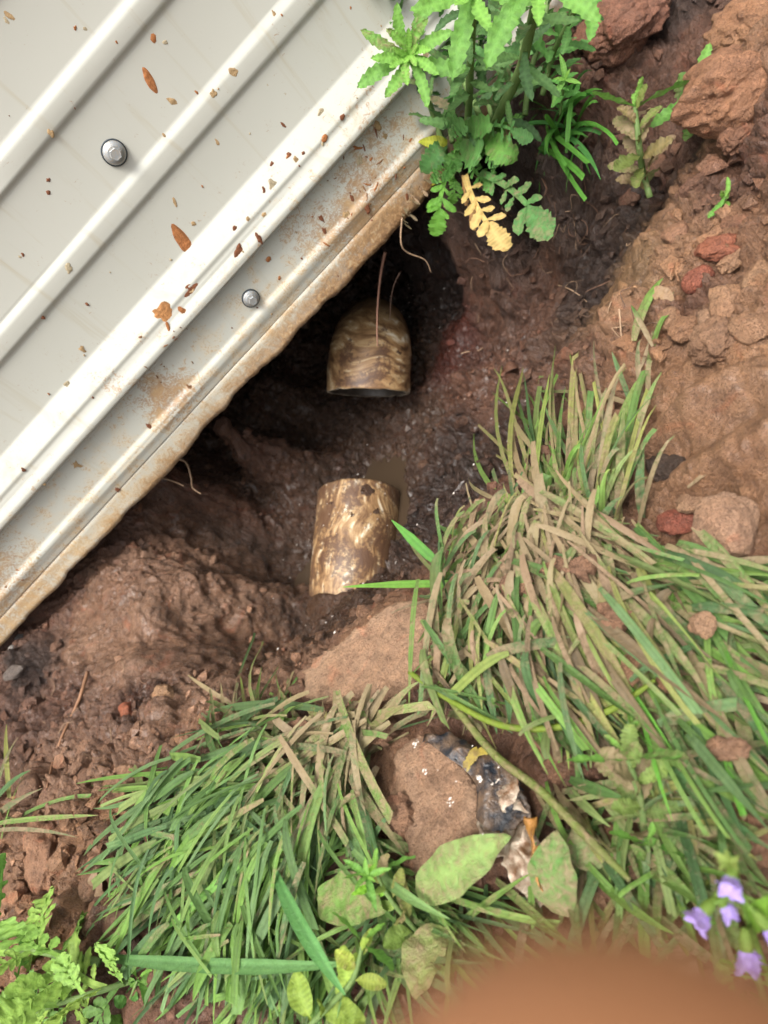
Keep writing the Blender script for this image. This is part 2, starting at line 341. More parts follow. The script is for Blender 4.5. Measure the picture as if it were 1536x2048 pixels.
far = [(x, y, 0.0) for x in (-1.2, -.8, .9, 1.5) for y in (-.8, -.3, .2)] + [(x, -.5, 0.) for x in (-.4, 0, .4)] + \
      [(-.7, .62, .01), (-1.1, .62, .01), (.55, .6, .03), (.8, .6, .02), (1.2, .6, .01), (.3, .75, .0), (.5, .9, .0), (-.35, .85, -.03), (-.7, .9, 0.), (0, 1.25, -.05), (-.5, 1.4, 0.), (.5, 1.4, 0.), (.55, .35, .03), (.7, .2, .0), (-.7, .3, 0.), (.15, 1.05, -.16), (.02, 1.02, -.17), (-.12, .9, -.13)]
axy = np.vstack([cxy, np.array([f[:2] for f in far])]); ah = np.concatenate([ch, [f[2] for f in far]])
KC = .012
A = np.sqrt(((axy[:, None] - axy[None]) ** 2).sum(-1) + KC ** 2)
rb = np.linalg.solve(A + np.eye(len(A)) * -.0004, ah - ah.mean())
def interp_all(x, y):
    """heights and soil values at flat arrays x, y"""
    n = len(x); H = np.zeros(n); C = np.zeros((n, 5))
    vals = np.array([[*PAL[c[3]], c[4], c[5]] for c in CP])
    for i in range(0, n, 60000):
        sl = slice(i, i + 60000)
        d2 = (x[sl, None] - axy[None, :, 0]) ** 2 + (y[sl, None] - axy[None, :, 1]) ** 2
        H[sl] = np.sqrt(d2 + KC ** 2) @ rb + ah.mean()
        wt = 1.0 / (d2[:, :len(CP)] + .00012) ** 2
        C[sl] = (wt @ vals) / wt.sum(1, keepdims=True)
    return H, C
STEP = .0013
def axis(lo, hi, out):
    core = np.arange(lo, hi, STEP); g = []; s = STEP; p = core[-1]
    while p < out: s *= 1.16; p += s; g.append(p)
    q = []; s = STEP; p = core[0]
    while p > -out: s *= 1.16; p -= s; q.append(p)
    return np.concatenate([q[::-1], core, g])
GX = axis(-.56, .50, 30.0); GY = axis(-.01, .90, 30.0)
XX, YY = np.meshgrid(GX, GY); xf, yf = XX.ravel(), YY.ravel()
xcl, ycl = np.clip(xf, -1.6, 1.6), np.clip(yf, -1.0, 1.6)
HH, CC = interp_all(xcl, ycl)
rad = np.maximum(np.abs(xf) - 1.4, np.maximum(-yf - .8, yf - 1.4)).clip(0, 2) / 2
HH = HH * (1 - rad)
HB = HH.copy(); gy_, gx_ = np.gradient(HB.reshape(XX.shape), GY, GX); NZ = 1 / np.sqrt(1 + gx_ ** 2 + gy_ ** 2); NX = (-gx_ * NZ).ravel(); NY = (-gy_ * NZ).ravel(); NZ = NZ.ravel()
steep = np.clip(NZ * 1.6 - .35, .15, 1)
wx = xf + .012 * fbm(xf, yf, .05, 3, 3); wy = yf + .012 * fbm(xf, yf, .05, 3, 8)
clod = CC[:, 4]; smooth = 1 - clod
fine = np.exp(-np.maximum(np.abs(xf) - .6, 0) * 6) 
HH += (lumps(wx, wy, .040, 1, .55) * .55 + lumps(wx, wy, .017, 2, .7) * .60 + lumps(wx, wy, .0075, 3, .8) * .55) * (clod ** 1.1) * fine * steep - .006 * clod
HH += fbm3(wx, wy, HB, .05, 6, 21, .62) * (.008 + .008 * clod) * fine
pit_ = np.clip(-(HH + .01) / .05, 0, 1)
HH += (np.abs(fbm3(wx, wy, HB, .030, 4, 25, .6)) * -.015 + .004 + .0045 * fbm3(wx, wy, HB, .012, 4, 27, .68)) * pit_ * fine * np.clip(.2 + 1.6 * clod, 0, 1)
fold = 1 - np.abs(fbm(xf * 1.0 + .02 * fbm(xf, yf, .09, 2, 40), yf, .06, 3, 33)) * 2
HH += fold * .0035 * smooth * fine + np.abs(fbm(wx, wy, .012, 3, 50)) * .0030 * fine
for s_, am, sd in ((.030, .013, 81), (.012, .0060, 84), (.0052, .0026, 87)):
    e_, lv_ = cracks(wx + .3 * s_ * fbm(xf, yf, s_, 2, sd), wy + .3 * s_ * fbm(xf, yf, s_, 2, sd + 1), s_, sd)
    HH += am * (e_ ** .6 * (.35 + .9 * lv_) - .5) * (.10 + .90 * clod) * fine * steep * (.35 + .65 * (fbm(xf, yf, .07, 2, sd + 2) > -.25))
HH += fbm3(wx, wy, HB, .010, 4, 91, .68) * (.0018 + .0050 * clod) * fine
# round smear of slick mud at the left and finger-wide furrows in the clay at the right
def around(px, py, h, r):
    c = P(px, py, h); return np.exp(-((xf - c[0]) ** 2 + (yf - c[1]) ** 2) / (r * r))
a = around(245, 1240, -.03, .042); HH += -.009 * a
c0 = P(245, 1240, -.03); rr = np.sqrt((xf - c0[0]) ** 2 + (yf - c0[1]) ** 2); HH += .006 * np.exp(-((rr - .055) / .010) ** 2) * (yf < c0[1] + .03)
a = around(1450, 830, .028, .075); cg = P(1450, 830, .028); d1 = P(1536, 800, .028) - cg; d1 /= np.linalg.norm(d1)
tt = (xf - cg[0]) * -d1[1] + (yf - cg[1]) * d1[0]
HH += a * .0062 * (np.sin(tt / .0052 + 1.4 * fbm(xf, yf, .04, 2, 60)) + .6 * np.abs(np.sin(tt / .012)))
DD = HH - HB; HH = HB + DD / np.maximum(NZ, .45)
TZ = HH.reshape(XX.shape)
def Hq(x, y):
    i = np.clip(np.searchsorted(GX, x) - 1, 0, len(GX) - 2); j = np.clip(np.searchsorted(GY, y) - 1, 0, len(GY) - 2)
    fx = (x - GX[i]) / (GX[i + 1] - GX[i]); fy = (y - GY[j]) / (GY[j + 1] - GY[j])
    return (TZ[j, i] * (1 - fx) + TZ[j, i + 1] * fx) * (1 - fy) + (TZ[j + 1, i] * (1 - fx) + TZ[j + 1, i + 1] * fx) * fy
_ts = np.linspace(.12, 1.35, 800)
def hit(px, py, lift=0.0):
    d = ray(px, py); q = CAMP + d[None] * _ts[:, None]
    below = q[:, 2] < Hq(q[:, 0], q[:, 1]) + lift
    i = int(np.argmax(below)) if below.any() else len(_ts) - 1
    return q[i].copy()
def terr_col(x, y):
    i = int(np.clip(np.searchsorted(GX, x) - 1, 0, len(GX) - 2)); j = int(np.clip(np.searchsorted(GY, y) - 1, 0, len(GY) - 2))
    return CC[j * len(GX) + i]
ny, nx = XX.shape
idx = np.arange(nx * ny).reshape(ny, nx)
quads = np.stack([idx[:-1, :-1], idx[:-1, 1:], idx[1:, 1:], idx[1:, :-1]], -1).reshape(-1, 4)
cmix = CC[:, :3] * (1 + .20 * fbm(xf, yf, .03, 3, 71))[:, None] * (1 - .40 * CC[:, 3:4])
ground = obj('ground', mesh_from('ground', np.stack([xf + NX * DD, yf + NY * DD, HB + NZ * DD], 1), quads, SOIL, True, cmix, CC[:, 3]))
tag(ground, 'red brown clay soil with the dug pit and clods', None, None, 'structure')

# muddy water standing in the pit
wb = plain('muddy_water', (.048, .032, .020), .16, 0, .5)
ws = []; wf = []
for i in range(25):
    for j in range(25): ws.append((-.22 + .4 * i / 24, .40 + .45 * j / 24, 0))
for i in range(24):
    for j in range(24): q = i * 25 + j; wf.append((q, q + 25, q + 26, q + 1))
puddle = obj('puddle_water', mesh_from('puddle_water', ws, wf, wb), None, (0, 0, -.2055))
tag(puddle, 'brown muddy water standing in the pit', None, None, 'structure')

def unit(a): a = np.asarray(a, float); return a / max(np.linalg.norm(a), 1e-9)
# ------------------------------------------------------------------ metal building
bld = thing('metal_building', 'cream white ribbed metal building wall with rusty torn lower edge', 'building', (0, WALL_Y, 0))
BO = np.array([0, WALL_Y, 0])
def wav(x, s, seed): return vnoise(np.asarray(x, float) / s, np.asarray(x, float) * 0 + seed * 3.7, seed)
xs = np.unique(np.concatenate([np.linspace(-3, -.6, 16), np.linspace(-.6, .6, 401), np.linspace(.6, 3, 16)]))
def smooth_profile(pts, r=.0016):
    """round every corner of a (z, out) polyline with a small arc"""
    pts = [np.array(p) for p in pts]; o = [pts[0]]
    for a, b, c in zip(pts, pts[1:], pts[2:]):
        u = (a - b) / np.linalg.norm(a - b); w = (c - b) / np.linalg.norm(c - b)
        k = min(r, .4 * np.linalg.norm(a - b), .4 * np.linalg.norm(c - b))
        for t in (0, .33, .67, 1): o.append((b + u * k) * (1 - t) ** 2 + 2 * b * t * (1 - t) + (b + w * k) * t * t)
    o.append(pts[-1]); return o
up = [(2.45, .0)]
for k in range(33, -1, -1):
    z0 = .1852 + k * .0677
    up += [(z0, .0), (z0 - .0055, .0030), (z0 - .0170, .0030), (z0 - .0204, .0)]
up += [(.1216, .0), (.1045, .0105), (.1010, .0098), (.0968, .0112), (.0905, .0150), (.0868, .0148), (.0846, .0128), (.0843, .0040)]
low = [(.0900, .0030), (.0822, .0032), (.0800, .0042), (.0480, .0042), (.0440, .0072), (.0395, .0072), (.0345, .0056), (.0296, .0050), (.0284, .0040), (.0272, .0048), (.0, .0051)]
def sheet(name, prof, edge=False, parent=None):
    prof = smooth_profile(prof); n = len(prof); V = []
    for i, (z, o) in enumerate(prof):
        zz = np.full(len(xs), z); oo = np.full(len(xs), o) + .0006 * wav(xs, .16, i // 9)
        if edge:
            f = np.clip((.03 - z) / .03, 0, 1)
            zz = zz + f * (.0075 + .0055 * wav(xs, .085, 2) + .0022 * wav(xs, .025, 5) + .0008 * wav(xs, .007, 7))
            oo = oo + f * f * (.0016 * wav(xs, .06, 9) + .0007 * wav(xs, .018, 11))
        V.append(np.stack([xs, -oo, zz], 1))
    V = np.vstack(V); m = len(xs); I = np.arange(n * m).reshape(n, m)
    Q = np.stack([I[:-1, :-1], I[1:, :-1], I[1:, 1:], I[:-1, 1:]], -1).reshape(-1, 4)
    o = obj(name, mesh_from(name, V, Q, WALLM), parent)
    s = o.modifiers.new('thickness', 'SOLIDIFY'); s.thickness = .0009; s.offset = -1
    return o
sheet('siding_panel', up, False, bld); 
extra = []
for k in range(1, 4): extra.append((.0272 - .0067 * k, .0048 + .0001 * k))
low = low[:-1] + extra + [(.0, .0051)]
sheet('base_panel', low, True, bld)
def boxmesh(name, lo, hi, mat):
    (a, b, c), (d, e, f) = lo, hi
    v = [(a, b, c), (d, b, c), (d, e, c), (a, e, c), (a, b, f), (d, b, f), (d, e, f), (a, e, f)]
    return mesh_from(name, v, [(3, 2, 1, 0), (4, 5, 6, 7), (0, 1, 5, 4), (1, 2, 6, 5), (2, 3, 7, 6), (3, 0, 4, 7)], mat, False)
CONC = plain('old_concrete', (.16, .12, .09), .9, 0, .3, 60, .002, .6)
PAINT = plain('cream_paint', (.62, .60, .55), .4)
obj('unseen_floor_slab', boxmesh('unseen_floor_slab', (-2.99, .10, .06), (2.99, 3.6, .16), CONC), bld)  # unseen floor, added to block sky light from behind the sheet
obj('unseen_side_wall', boxmesh('unseen_side_wall', (-3.03, .004, -.3), (-2.995, 3.64, 2.44), PAINT), bld)  # unseen side and rear walls, added to stop sky light leaking under the building
obj('unseen_side_wall', boxmesh('unseen_side_wall', (2.995, .004, -.3), (3.03, 3.64, 2.44), PAINT), bld)
obj('unseen_rear_wall', boxmesh('unseen_rear_wall', (-2.99, 3.605, -.3), (2.99, 3.64, 2.44), PAINT), bld)
obj('roof', boxmesh('roof', (-3.1, -.08, 2.452), (3.1, 3.75, 2.50), PAINT), bld)
# screws
def lathe(prof, seg=28):
    v = []; f = []
    for r, h in prof:
        for i in range(seg): a = 2 * math.pi * i / seg; v.append((r * math.cos(a), -h, r * math.sin(a)))
    for k in range(len(prof) - 1):
        for i in range(seg):
            j = (i + 1) % seg; f.append((k * seg + i, (k + 1) * seg + i, (k + 1) * seg + j, k * seg + j))
    f.append(tuple(range((len(prof) - 1) * seg, len(prof) * seg))); return v, f
for (px, py, out, sc, tilt) in ((228, 305, .0004, 1.0, .12), (498, 593, .0046, .86, .25)):
    c = Wp(px, py) - BO
    s = bpy.data.objects.new('screw', None); s.location = (c[0], -out, c[2]); s.scale = (sc,) * 3; s.rotation_euler = (0, tilt, 0); link(s, bld)
    v, f = lathe([(.0089, 0), (.0089, .0012), (.0084, .0017)]); obj('rubber_seal', mesh_from('rubber_seal', v, f, RUBBER), s)
    v, f = lathe([(.0080, .0017), (.0079, .0023), (.0062, .0032), (.0048, .0036), (.0048, .0038)]); obj('washer', mesh_from('washer', v, f, STEEL), s)
    v, f = lathe([(.0057, .0036), (.0057, .0046), (.0049, .0050)], 24); obj('flange', mesh_from('flange', v, f, STEEL, False), s)
    v, f = lathe([(.0043, .0048), (.0043, .0092), (.0038, .0097), (.0030, .0096), (.0008, .0096)], 6); obj('hex_head', mesh_from('hex_head', v, f, STEEL, False), s)
# mud splats: low domes of dried mud with their own outline
def splat_mesh(cx_, cz_, la, lb, ang, out, col, rough=.25, th=.0010, seed=0, nr=5, na=22, tail=0.0):
    v = []; f = []; ca, sa = math.cos(ang), math.sin(ang)
    rs = [1 + rough * vnoise(np.array([math.cos(2 * math.pi * k / na) * 1.6 + seed * 7.1]), np.array([math.sin(2 * math.pi * k / na) * 1.6 + seed]), seed)[0] * 1.5 for k in range(na)]
    v.append((cx_, -(out + th), cz_))
    for q in range(1, nr + 1):
        t = q / nr
        for k in range(na):
            a = 2 * math.pi * k / na; e = rs[k] if t > .5 else 1
            x = la * t * e * math.cos(a); y = lb * t * e * math.sin(a)
            if tail: y *= 1 - tail * (x / la) * .55 - (.30 if -.35 < x / la + .62 < .2 and tail > .5 else 0)
            hh = th * (1 - t ** 3) * (1 + .35 * R(-1, 1)) if q < nr else -.0003
            v.append((cx_ + x * ca - y * sa, -(out + hh), cz_ + x * sa + y * ca))
    for k in range(na): f.append((0, 1 + (k + 1) % na, 1 + k))
    for q in range(nr - 1):
        for k in range(na):
            a = 1 + q * na; b = a + na; j = (k + 1) % na; f.append((a + k, a + j, b + j, b + k))
    return v, f
def wall_out(z):
    pr = up if z > .0846 else low
    for (z1, o1), (z0, o0) in zip(pr, pr[1:]):
        if z0 <= z <= z1 and z1 > z0: return o0 + (o1 - o0) * (z - z0) / (z1 - z0)
    return .0056
RUSTY = (.32, .125, .042); DARKM = (.17, .062, .028); TAN = (.36, .245, .125); PALE = (.40, .335, .22)
SPL = [(300,162,26,9,1.15,RUSTY,0),(368,485,40,14,1.12,RUSTY,0),(322,618,26,22,.3,(.42,.20,.075),0),(377,573,21,15,.2,DARKM,0),(508,470,13,5,1.8,DARKM,0),(469,496,15,10,.6,DARKM,0),
 (542,327,6,6,0,DARKM,0),(575,308,7,7,0,DARKM,0),(600,303,5,4,0,DARKM,0),(640,273,9,6,2,RUSTY,0),(674,232,7,6,0,DARKM,0),(535,516,7,6,0,RUSTY,0),(556,553,5,4,0,RUSTY,0),(298,850,20,4,1.6,DARKM,.3),
 (728,412,14,7,1.9,DARKM,0),(465,452,6,5,0,DARKM,0),(150,56,6,4,0,RUSTY,0),(97,360,5,5,0,DARKM,0),(46,928,7,4,.4,DARKM,0),(573,310,9,7,0,RUSTY,0),(586,318,10,6,.6,TAN,0),(232,972,10,5,1.0,DARKM,0),
 (466,145,11,10,0,TAN,0),(425,187,9,8,0,TAN,0),(548,30,12,6,2.2,TAN,0),(435,285,8,4,1.6,TAN,0),(100,265,9,7,.4,TAN,0),(568,125,8,5,1.4,TAN,0),(548,150,8,4,1.5,TAN,0),(350,405,11,4,1.8,TAN,0),(387,447,7,6,0,TAN,0),
 (535,170,6,4,1,PALE,0),(330,85,6,5,0,PALE,0),(640,225,11,9,0,PALE,0),(540,368,16,11,.9,PALE,0),(137,535,10,8,0,PALE,0),(12,40,9,5,1,PALE,0),(170,57,6,5,0,PALE,0),(570,188,7,6,0,PALE,0),(135,768,7,7,0,PALE,0),(715,320,8,7,0,PALE,0),
 (750,250,12,9,0,TAN,0),(765,270,7,6,0,TAN,0),(690,430,12,8,1,TAN,0),(700,395,9,5,1.3,DARKM,0),(645,460,9,6,.4,DARKM,0),(520,425,6,5,0,TAN,0),(490,433,5,5,0,TAN,0)]
for i, (px, py, la, lb, an, col, tl) in enumerate(SPL):
    c = Wp(px, py) - BO; k = np.linalg.norm(ray(px, py)) * 0 + (c[1] + WALL_Y) / ray(px, py)[1] / FPX
    # the wall's own down direction as seen here sets the drip angle
    ang = {True: -math.pi / 2 - .25 + R(-.15, .15), False: R(0, 6)}[la > lb * 1.5]
    v, f = splat_mesh(c[0], c[2], la * k * (.85 if i > 1 else 1), lb * k * (.85 if i > 1 else 1), ang, wall_out(c[2]) + .0002, col, .30 if i > 1 else .10, .00015 if col in (TAN, PALE) else .0004, i, tail=tl)
    cc = np.tile(col, (len(v), 1)) * (1 + .25 * RNG.uniform(-1, 1, (len(v), 1)))
    if i == 3: cc[1:12] = (.62, .45, .24)
    obj('mud_splat', mesh_from('mud_splat', v, f, MUDT, True, cc, 0), bld)
mb = MB()
for i in range(170):
    px, py = R(0, 850), R(0, 1200)
    c = Wp(px, py) - BO
    if not (.012 < c[2] < .31) or random.random() > .12 + .9 * math.exp(-c[2] / .09) + .25 * (.05 < c[2] < .13): continue
    s = abs(random.gauss(0, 1)) * .0010 + .0004; col = random.choice([RUSTY, DARKM, DARKM, TAN, PALE])
    v, f = splat_mesh(c[0], c[2], s * R(1, 2.2), s, R(-2.2, -1.2), wall_out(c[2]) + .0002, col, .4, .0004, i, 2, 9)
    mb.add(v, f, col)
for (sx, sy, sp, cnt) in ((700, 400, 45, 22), (345, 690, 35, 18), (740, 330, 40, 16), (60, 1150, 60, 10)):
    for i in range(cnt):
        c = Wp(random.gauss(sx, sp), random.gauss(sy, sp)) - BO
        if c[2] < .02: continue
        s = abs(random.gauss(0, 1)) * .0009 + .0003; col = random.choice([RUSTY, DARKM, (.22, .11, .05)])
        v, f = splat_mesh(c[0], c[2], s * R(1, 3.5), s * R(.5, 1), R(0, 6.28), wall_out(c[2]) + .0002, col, .5, .0004, i, 2, 9); mb.add(v, f, col)
o = obj('mud_specks', mb.mesh('mud_specks', MUDT), bld); tag(o, kind='stuff')

# ------------------------------------------------------------------ broken pipes
PIPE_IN = plain('pipe_inside', (.075, .06, .047), .4, 0, .5, 60, .002, .9, (.025, .018, .013))  # bore darkened by colour, shade of the pipe's inside painted in
PIPE_RIM = plain('pipe_rim', (.46, .40, .30), .5, 0, .5, 260, .0006, .9, (.16, .09, .045))
def tube_pts(pts, rads, seg=48, sub=6):
    """smooth tube frames along a polyline"""
    pts = [np.array(p, float) for p in pts]; C = []; Rr = []
    n = len(pts)
    for i in range(n - 1):
        p0, p1, p2, p3 = pts[max(i - 1, 0)], pts[i], pts[i + 1], pts[min(i + 2, n - 1)]
        for k in range(sub):
            t = k / sub
            C.append(.5 * ((2 * p1) + (p2 - p0) * t + (2 * p0 - 5 * p1 + 4 * p2 - p3) * t * t + (3 * p1 - p0 - 3 * p2 + p3) * t ** 3)); Rr.append(rads[i] * (1 - t) + rads[i + 1] * t)
    C.append(pts[-1]); Rr.append(rads[-1]); C = np.array(C)
    T = np.gradient(C, axis=0); T /= np.linalg.norm(T, axis=1, keepdims=True)
    ref = np.array([0, 0, 1.]) if abs(T[0][2]) < .9 else np.array([1., 0, 0]); S = []
    for t in T:
        s = np.cross(t, ref); s /= np.linalg.norm(s); ref = np.cross(s, t); S.append((s, ref.copy()))
    return C, np.array(Rr), S
def tube(pts, rads, seg=8, sub=5, cap=True, jit=0.0):
    C, Rr, S = tube_pts(pts, rads, seg, sub); v = []; f = []
    for c, r, (s, u) in zip(C, Rr, S):
        for k in range(seg):
            a = 2 * math.pi * k / seg; q = r * (1 + R(-jit, jit)); v.append(c + (s * math.cos(a) + u * math.sin(a)) * q)
    for i in range(len(C) - 1):
        for k in range(seg): j = (k + 1) % seg; f.append((i * seg + k, i * seg + j, (i + 1) * seg + j, (i + 1) * seg + k))
    if cap: f.append(tuple(reversed(range(seg)))); f.append(tuple(range((len(C) - 1) * seg, len(C) * seg)))
    return v, f
def pipe(name, label, pts, rads, wall, mat, notch, crust):
    C, Rr, S = tube_pts(pts, rads, 64, 8); seg = 96; v = []; f = []; org = C[0].copy()
    th = lambda i, k: 2 * math.pi * k / seg
    ringO = []; ringI = []
    t0 = C[1] - C[0]; t0 /= np.linalg.norm(t0)
    for i, (c, r, (s, u)) in enumerate(zip(C, Rr, S)):
        for k in range(seg):
            a = th(i, k); d = s * math.cos(a) + u * math.sin(a)
            b = crust * vnoise(np.array([math.cos(a) * 3 + i * .35]), np.array([math.sin(a) * 3 + i * .22]), 5)[0]
            off = t0 * (notch * max(0, vnoise(np.array([math.cos(a) * 5]), np.array([math.sin(a) * 5]), 3)[0]) if i == 0 else 0)
            v.append(c + d * (r + max(b, -crust * .3)) + off - org)
    nO = len(v)
    for i, (c, r, (s, u)) in enumerate(zip(C, Rr, S)):
        for k in range(seg):
            a = th(i, k); d = s * math.cos(a) + u * math.sin(a)
            off = t0 * (notch * max(0, vnoise(np.array([math.cos(a) * 5]), np.array([math.sin(a) * 5]), 3)[0]) if i == 0 else 0)
            v.append(c + d * (r - wall) + off - org)
    for i in range(len(C) - 1):
        for k in range(seg):
            j = (k + 1) % seg; a = i * seg; b = a + seg
            f.append((a + k, b + k, b + j, a + j)); f.append((nO + a + k, nO + a + j, nO + b + j, nO + b + k))
    L = (len(C) - 1) * seg
    for k in range(seg): j = (k + 1) % seg; f.append((k, j, nO + j, nO + k)); f.append((L + k, nO + L + k, nO + L + j, L + j))
    t = thing(name, label, 'pipe', org)
    # orient texture space along the axis
    M3 = np.array([S[0][0], -S[0][1], t0]); v = (np.array(v) @ M3.T)
    t.rotation_euler = Matrix(M3.T.tolist()).to_euler()
    me = mesh_from('pipe_wall', v, f, mat); me.materials.append(PIPE_IN); me.materials.append(PIPE_RIM)
    for pg in me.polygons:
        if min(pg.vertices) >= nO: pg.material_index = 1
        elif max(pg.vertices) >= nO: pg.material_index = 2
    o = obj('pipe_wall', me, t)
    return t, C, Rr, S, M3, org
up_pts = [PD(737, 786, .7645), PD(738, 742, .7635), PD(741, 708, .769), PD(744, 682, .795), PD(746, 664, .86), PD(748, 652, .95)]
pu = pipe('sewer_pipe', 'upper muddy swirl-stained pipe stub opening toward the viewer under the wall', up_pts, [.0448, .0447, .0442, .0425, .040, .037], .0042, PIPE_A, .0012, .0006)
lo_pts = [PD(718, 990, .7735), PD(716, 1040, .763), PD(712, 1090, .752), PD(707, 1150, .742), PD(700, 1230, .745)]
pl = pipe('sewer_pipe', 'lower mud-flaked pipe stub rising out of the brown mud', lo_pts, [.0450, .0452, .0452, .0450, .0445], .0045, PIPE_B, .0008, .0004)
# lumps of mud stuck on the pipes
def clod_mesh(name, r, sq=(1, 1, .7), seed=0, sub=3, rough=.35, mat=None, col=None, wet=.1, ang=.0):
    import bmesh
    bm = bmesh.new(); bmesh.ops.create_icosphere(bm, subdivisions=sub, radius=1)
    v = np.array([q.co[:] for q in bm.verts]); f = [tuple(x.index for x in q.verts) for q in bm.faces]; bm.free()
    d = 1 + rough * (fbm(v[:, 0] * 1.0 + seed * 3.1, v[:, 1] + v[:, 2] * .9, 1.1, 4, seed) + .6 * fbm(v[:, 2] + seed, v[:, 0] - v[:, 1], .7, 4, seed + 9))
    d = d + rough * (.30 * fbm(v[:, 0] * 1.3 + seed, v[:, 1] * 1.3 + v[:, 2], .32, 4, seed + 3, .65) + .22 * fbm(v[:, 2] * 1.3 - seed, v[:, 0] + v[:, 1], .22, 3, seed + 4, .65))
    if ang:                                              # flat broken facets
        for q in range(7):
            nn = RNG.normal(size=3); nn /= np.linalg.norm(nn); k = (v @ nn); lim = R(.62, .85)
            d = np.where(k * d > lim, d + ang * (lim / np.maximum(k, .05) - d), d)
    v = v * d[:, None] * np.array(sq) * r
    c = np.tile(col if col is not None else (.3, .15, .08), (len(v), 1)) * (1 + .12 * RNG.uniform(-1, 1, (len(v), 1)))
    return mesh_from(name, v, f, mat or SOIL, True, c, wet)
def on_pipe(p, i, a, out):
    t, C, Rr, S, M3, org = p; s, u = S[i]; d = s * math.cos(a) + u * math.sin(a)
    return M3 @ (C[i] + d * (Rr[i] + out) - org), M3 @ d
def facing(p, i, side):
    t, C, Rr, S, M3, org = p; s, u = S[i]; vdir = CAMP - C[i]
    return math.atan2(vdir @ u, vdir @ s) + side
for p, lst in ((pl, ((29, .1, .020), (30, -.5, .019), (28, .7, .018), (27, .4, .012), (12, -.15, .004), (7, -.7, .004), (4, .2, .006), (10, .45, .005))),
               (pu, ((38, .2, .020), (36, -.5, .02), (37, .6, .018), (34, .1, .012), (12, -.7, .004)))):
    for i, sd, r in lst:
        q, d = on_pipe(p, min(i, len(p[1]) - 1), facing(p, min(i, len(p[1]) - 1), sd), -.001)
        o = obj('mud_lump', clod_mesh('mud_lump', r, (1, 1, .28), int(i * 7 + sd * 10), 3, .55, SOIL, (.10, .052, .028), .8), p[0], q)
        o.rotation_euler = Vector(d).to_track_quat('Z', 'Y').to_euler()

# ------------------------------------------------------------------ soil crumbs, clods, stones
def crumbs(name, n, region, smin, smax, label, seed):
    import bmesh
    bm = bmesh.new(); bmesh.ops.create_icosphere(bm, subdivisions=1, radius=1)
    bv = np.array([q.co[:] for q in bm.verts]); bf = np.array([[x.index for x in q.verts] for q in bm.faces]); bm.free()
    V = []; Fc = []; T = []; Wt = []; rng = np.random.default_rng(seed); k = 0; tries = 0
    while k < n and tries < n * 8:
        tries += 1
        x = rng.uniform(region[0], region[1]); y = rng.uniform(region[2], region[3]); c = terr_col(x, y)
        if rng.random() > (.01 + .9 * c[4] ** 2) * (1 - .75 * c[3]): continue
        s = smin + (smax - smin) * rng.random() ** 3.5
        v = bv * (1 + .55 * rng.uniform(-1, 1, (len(bv), 1))) * np.array([rng.uniform(.7, 1.3), rng.uniform(.7, 1.3), rng.uniform(.5, .9)]) * s
        a = rng.uniform(0, 6.28); ca, sa = math.cos(a), math.sin(a); v = v @ np.array([[ca, sa, 0], [-sa, ca, 0], [0, 0, 1]])
        z = float(Hq(np.array([x]), np.array([y]))[0])
        V.append(v + np.array([x, y, z + s * .1])); Fc.append(bf + k * len(bv)); col = c[:3] * rng.uniform(.7, 1.35)
        T.append(np.tile(col, (len(bv), 1))); Wt.append(np.full(len(bv), c[3])); k += 1
    o = obj(name, mesh_from(name, np.vstack(V), np.vstack(Fc), SOIL, True, np.vstack(T), np.concatenate(Wt)))
    o.data.polygons.foreach_set('use_smooth', np.zeros(len(o.data.polygons), dtype=bool)); tag(o, label, 'soil crumbs', None, 'stuff')
crumbs('soil_crumbs', 9000, (-.50, .46, .03, .72), .0006, .0060, 'loose crumbs of reddish soil scattered round the pit', 3)
OC = PAL['o']; BC = PAL['b']
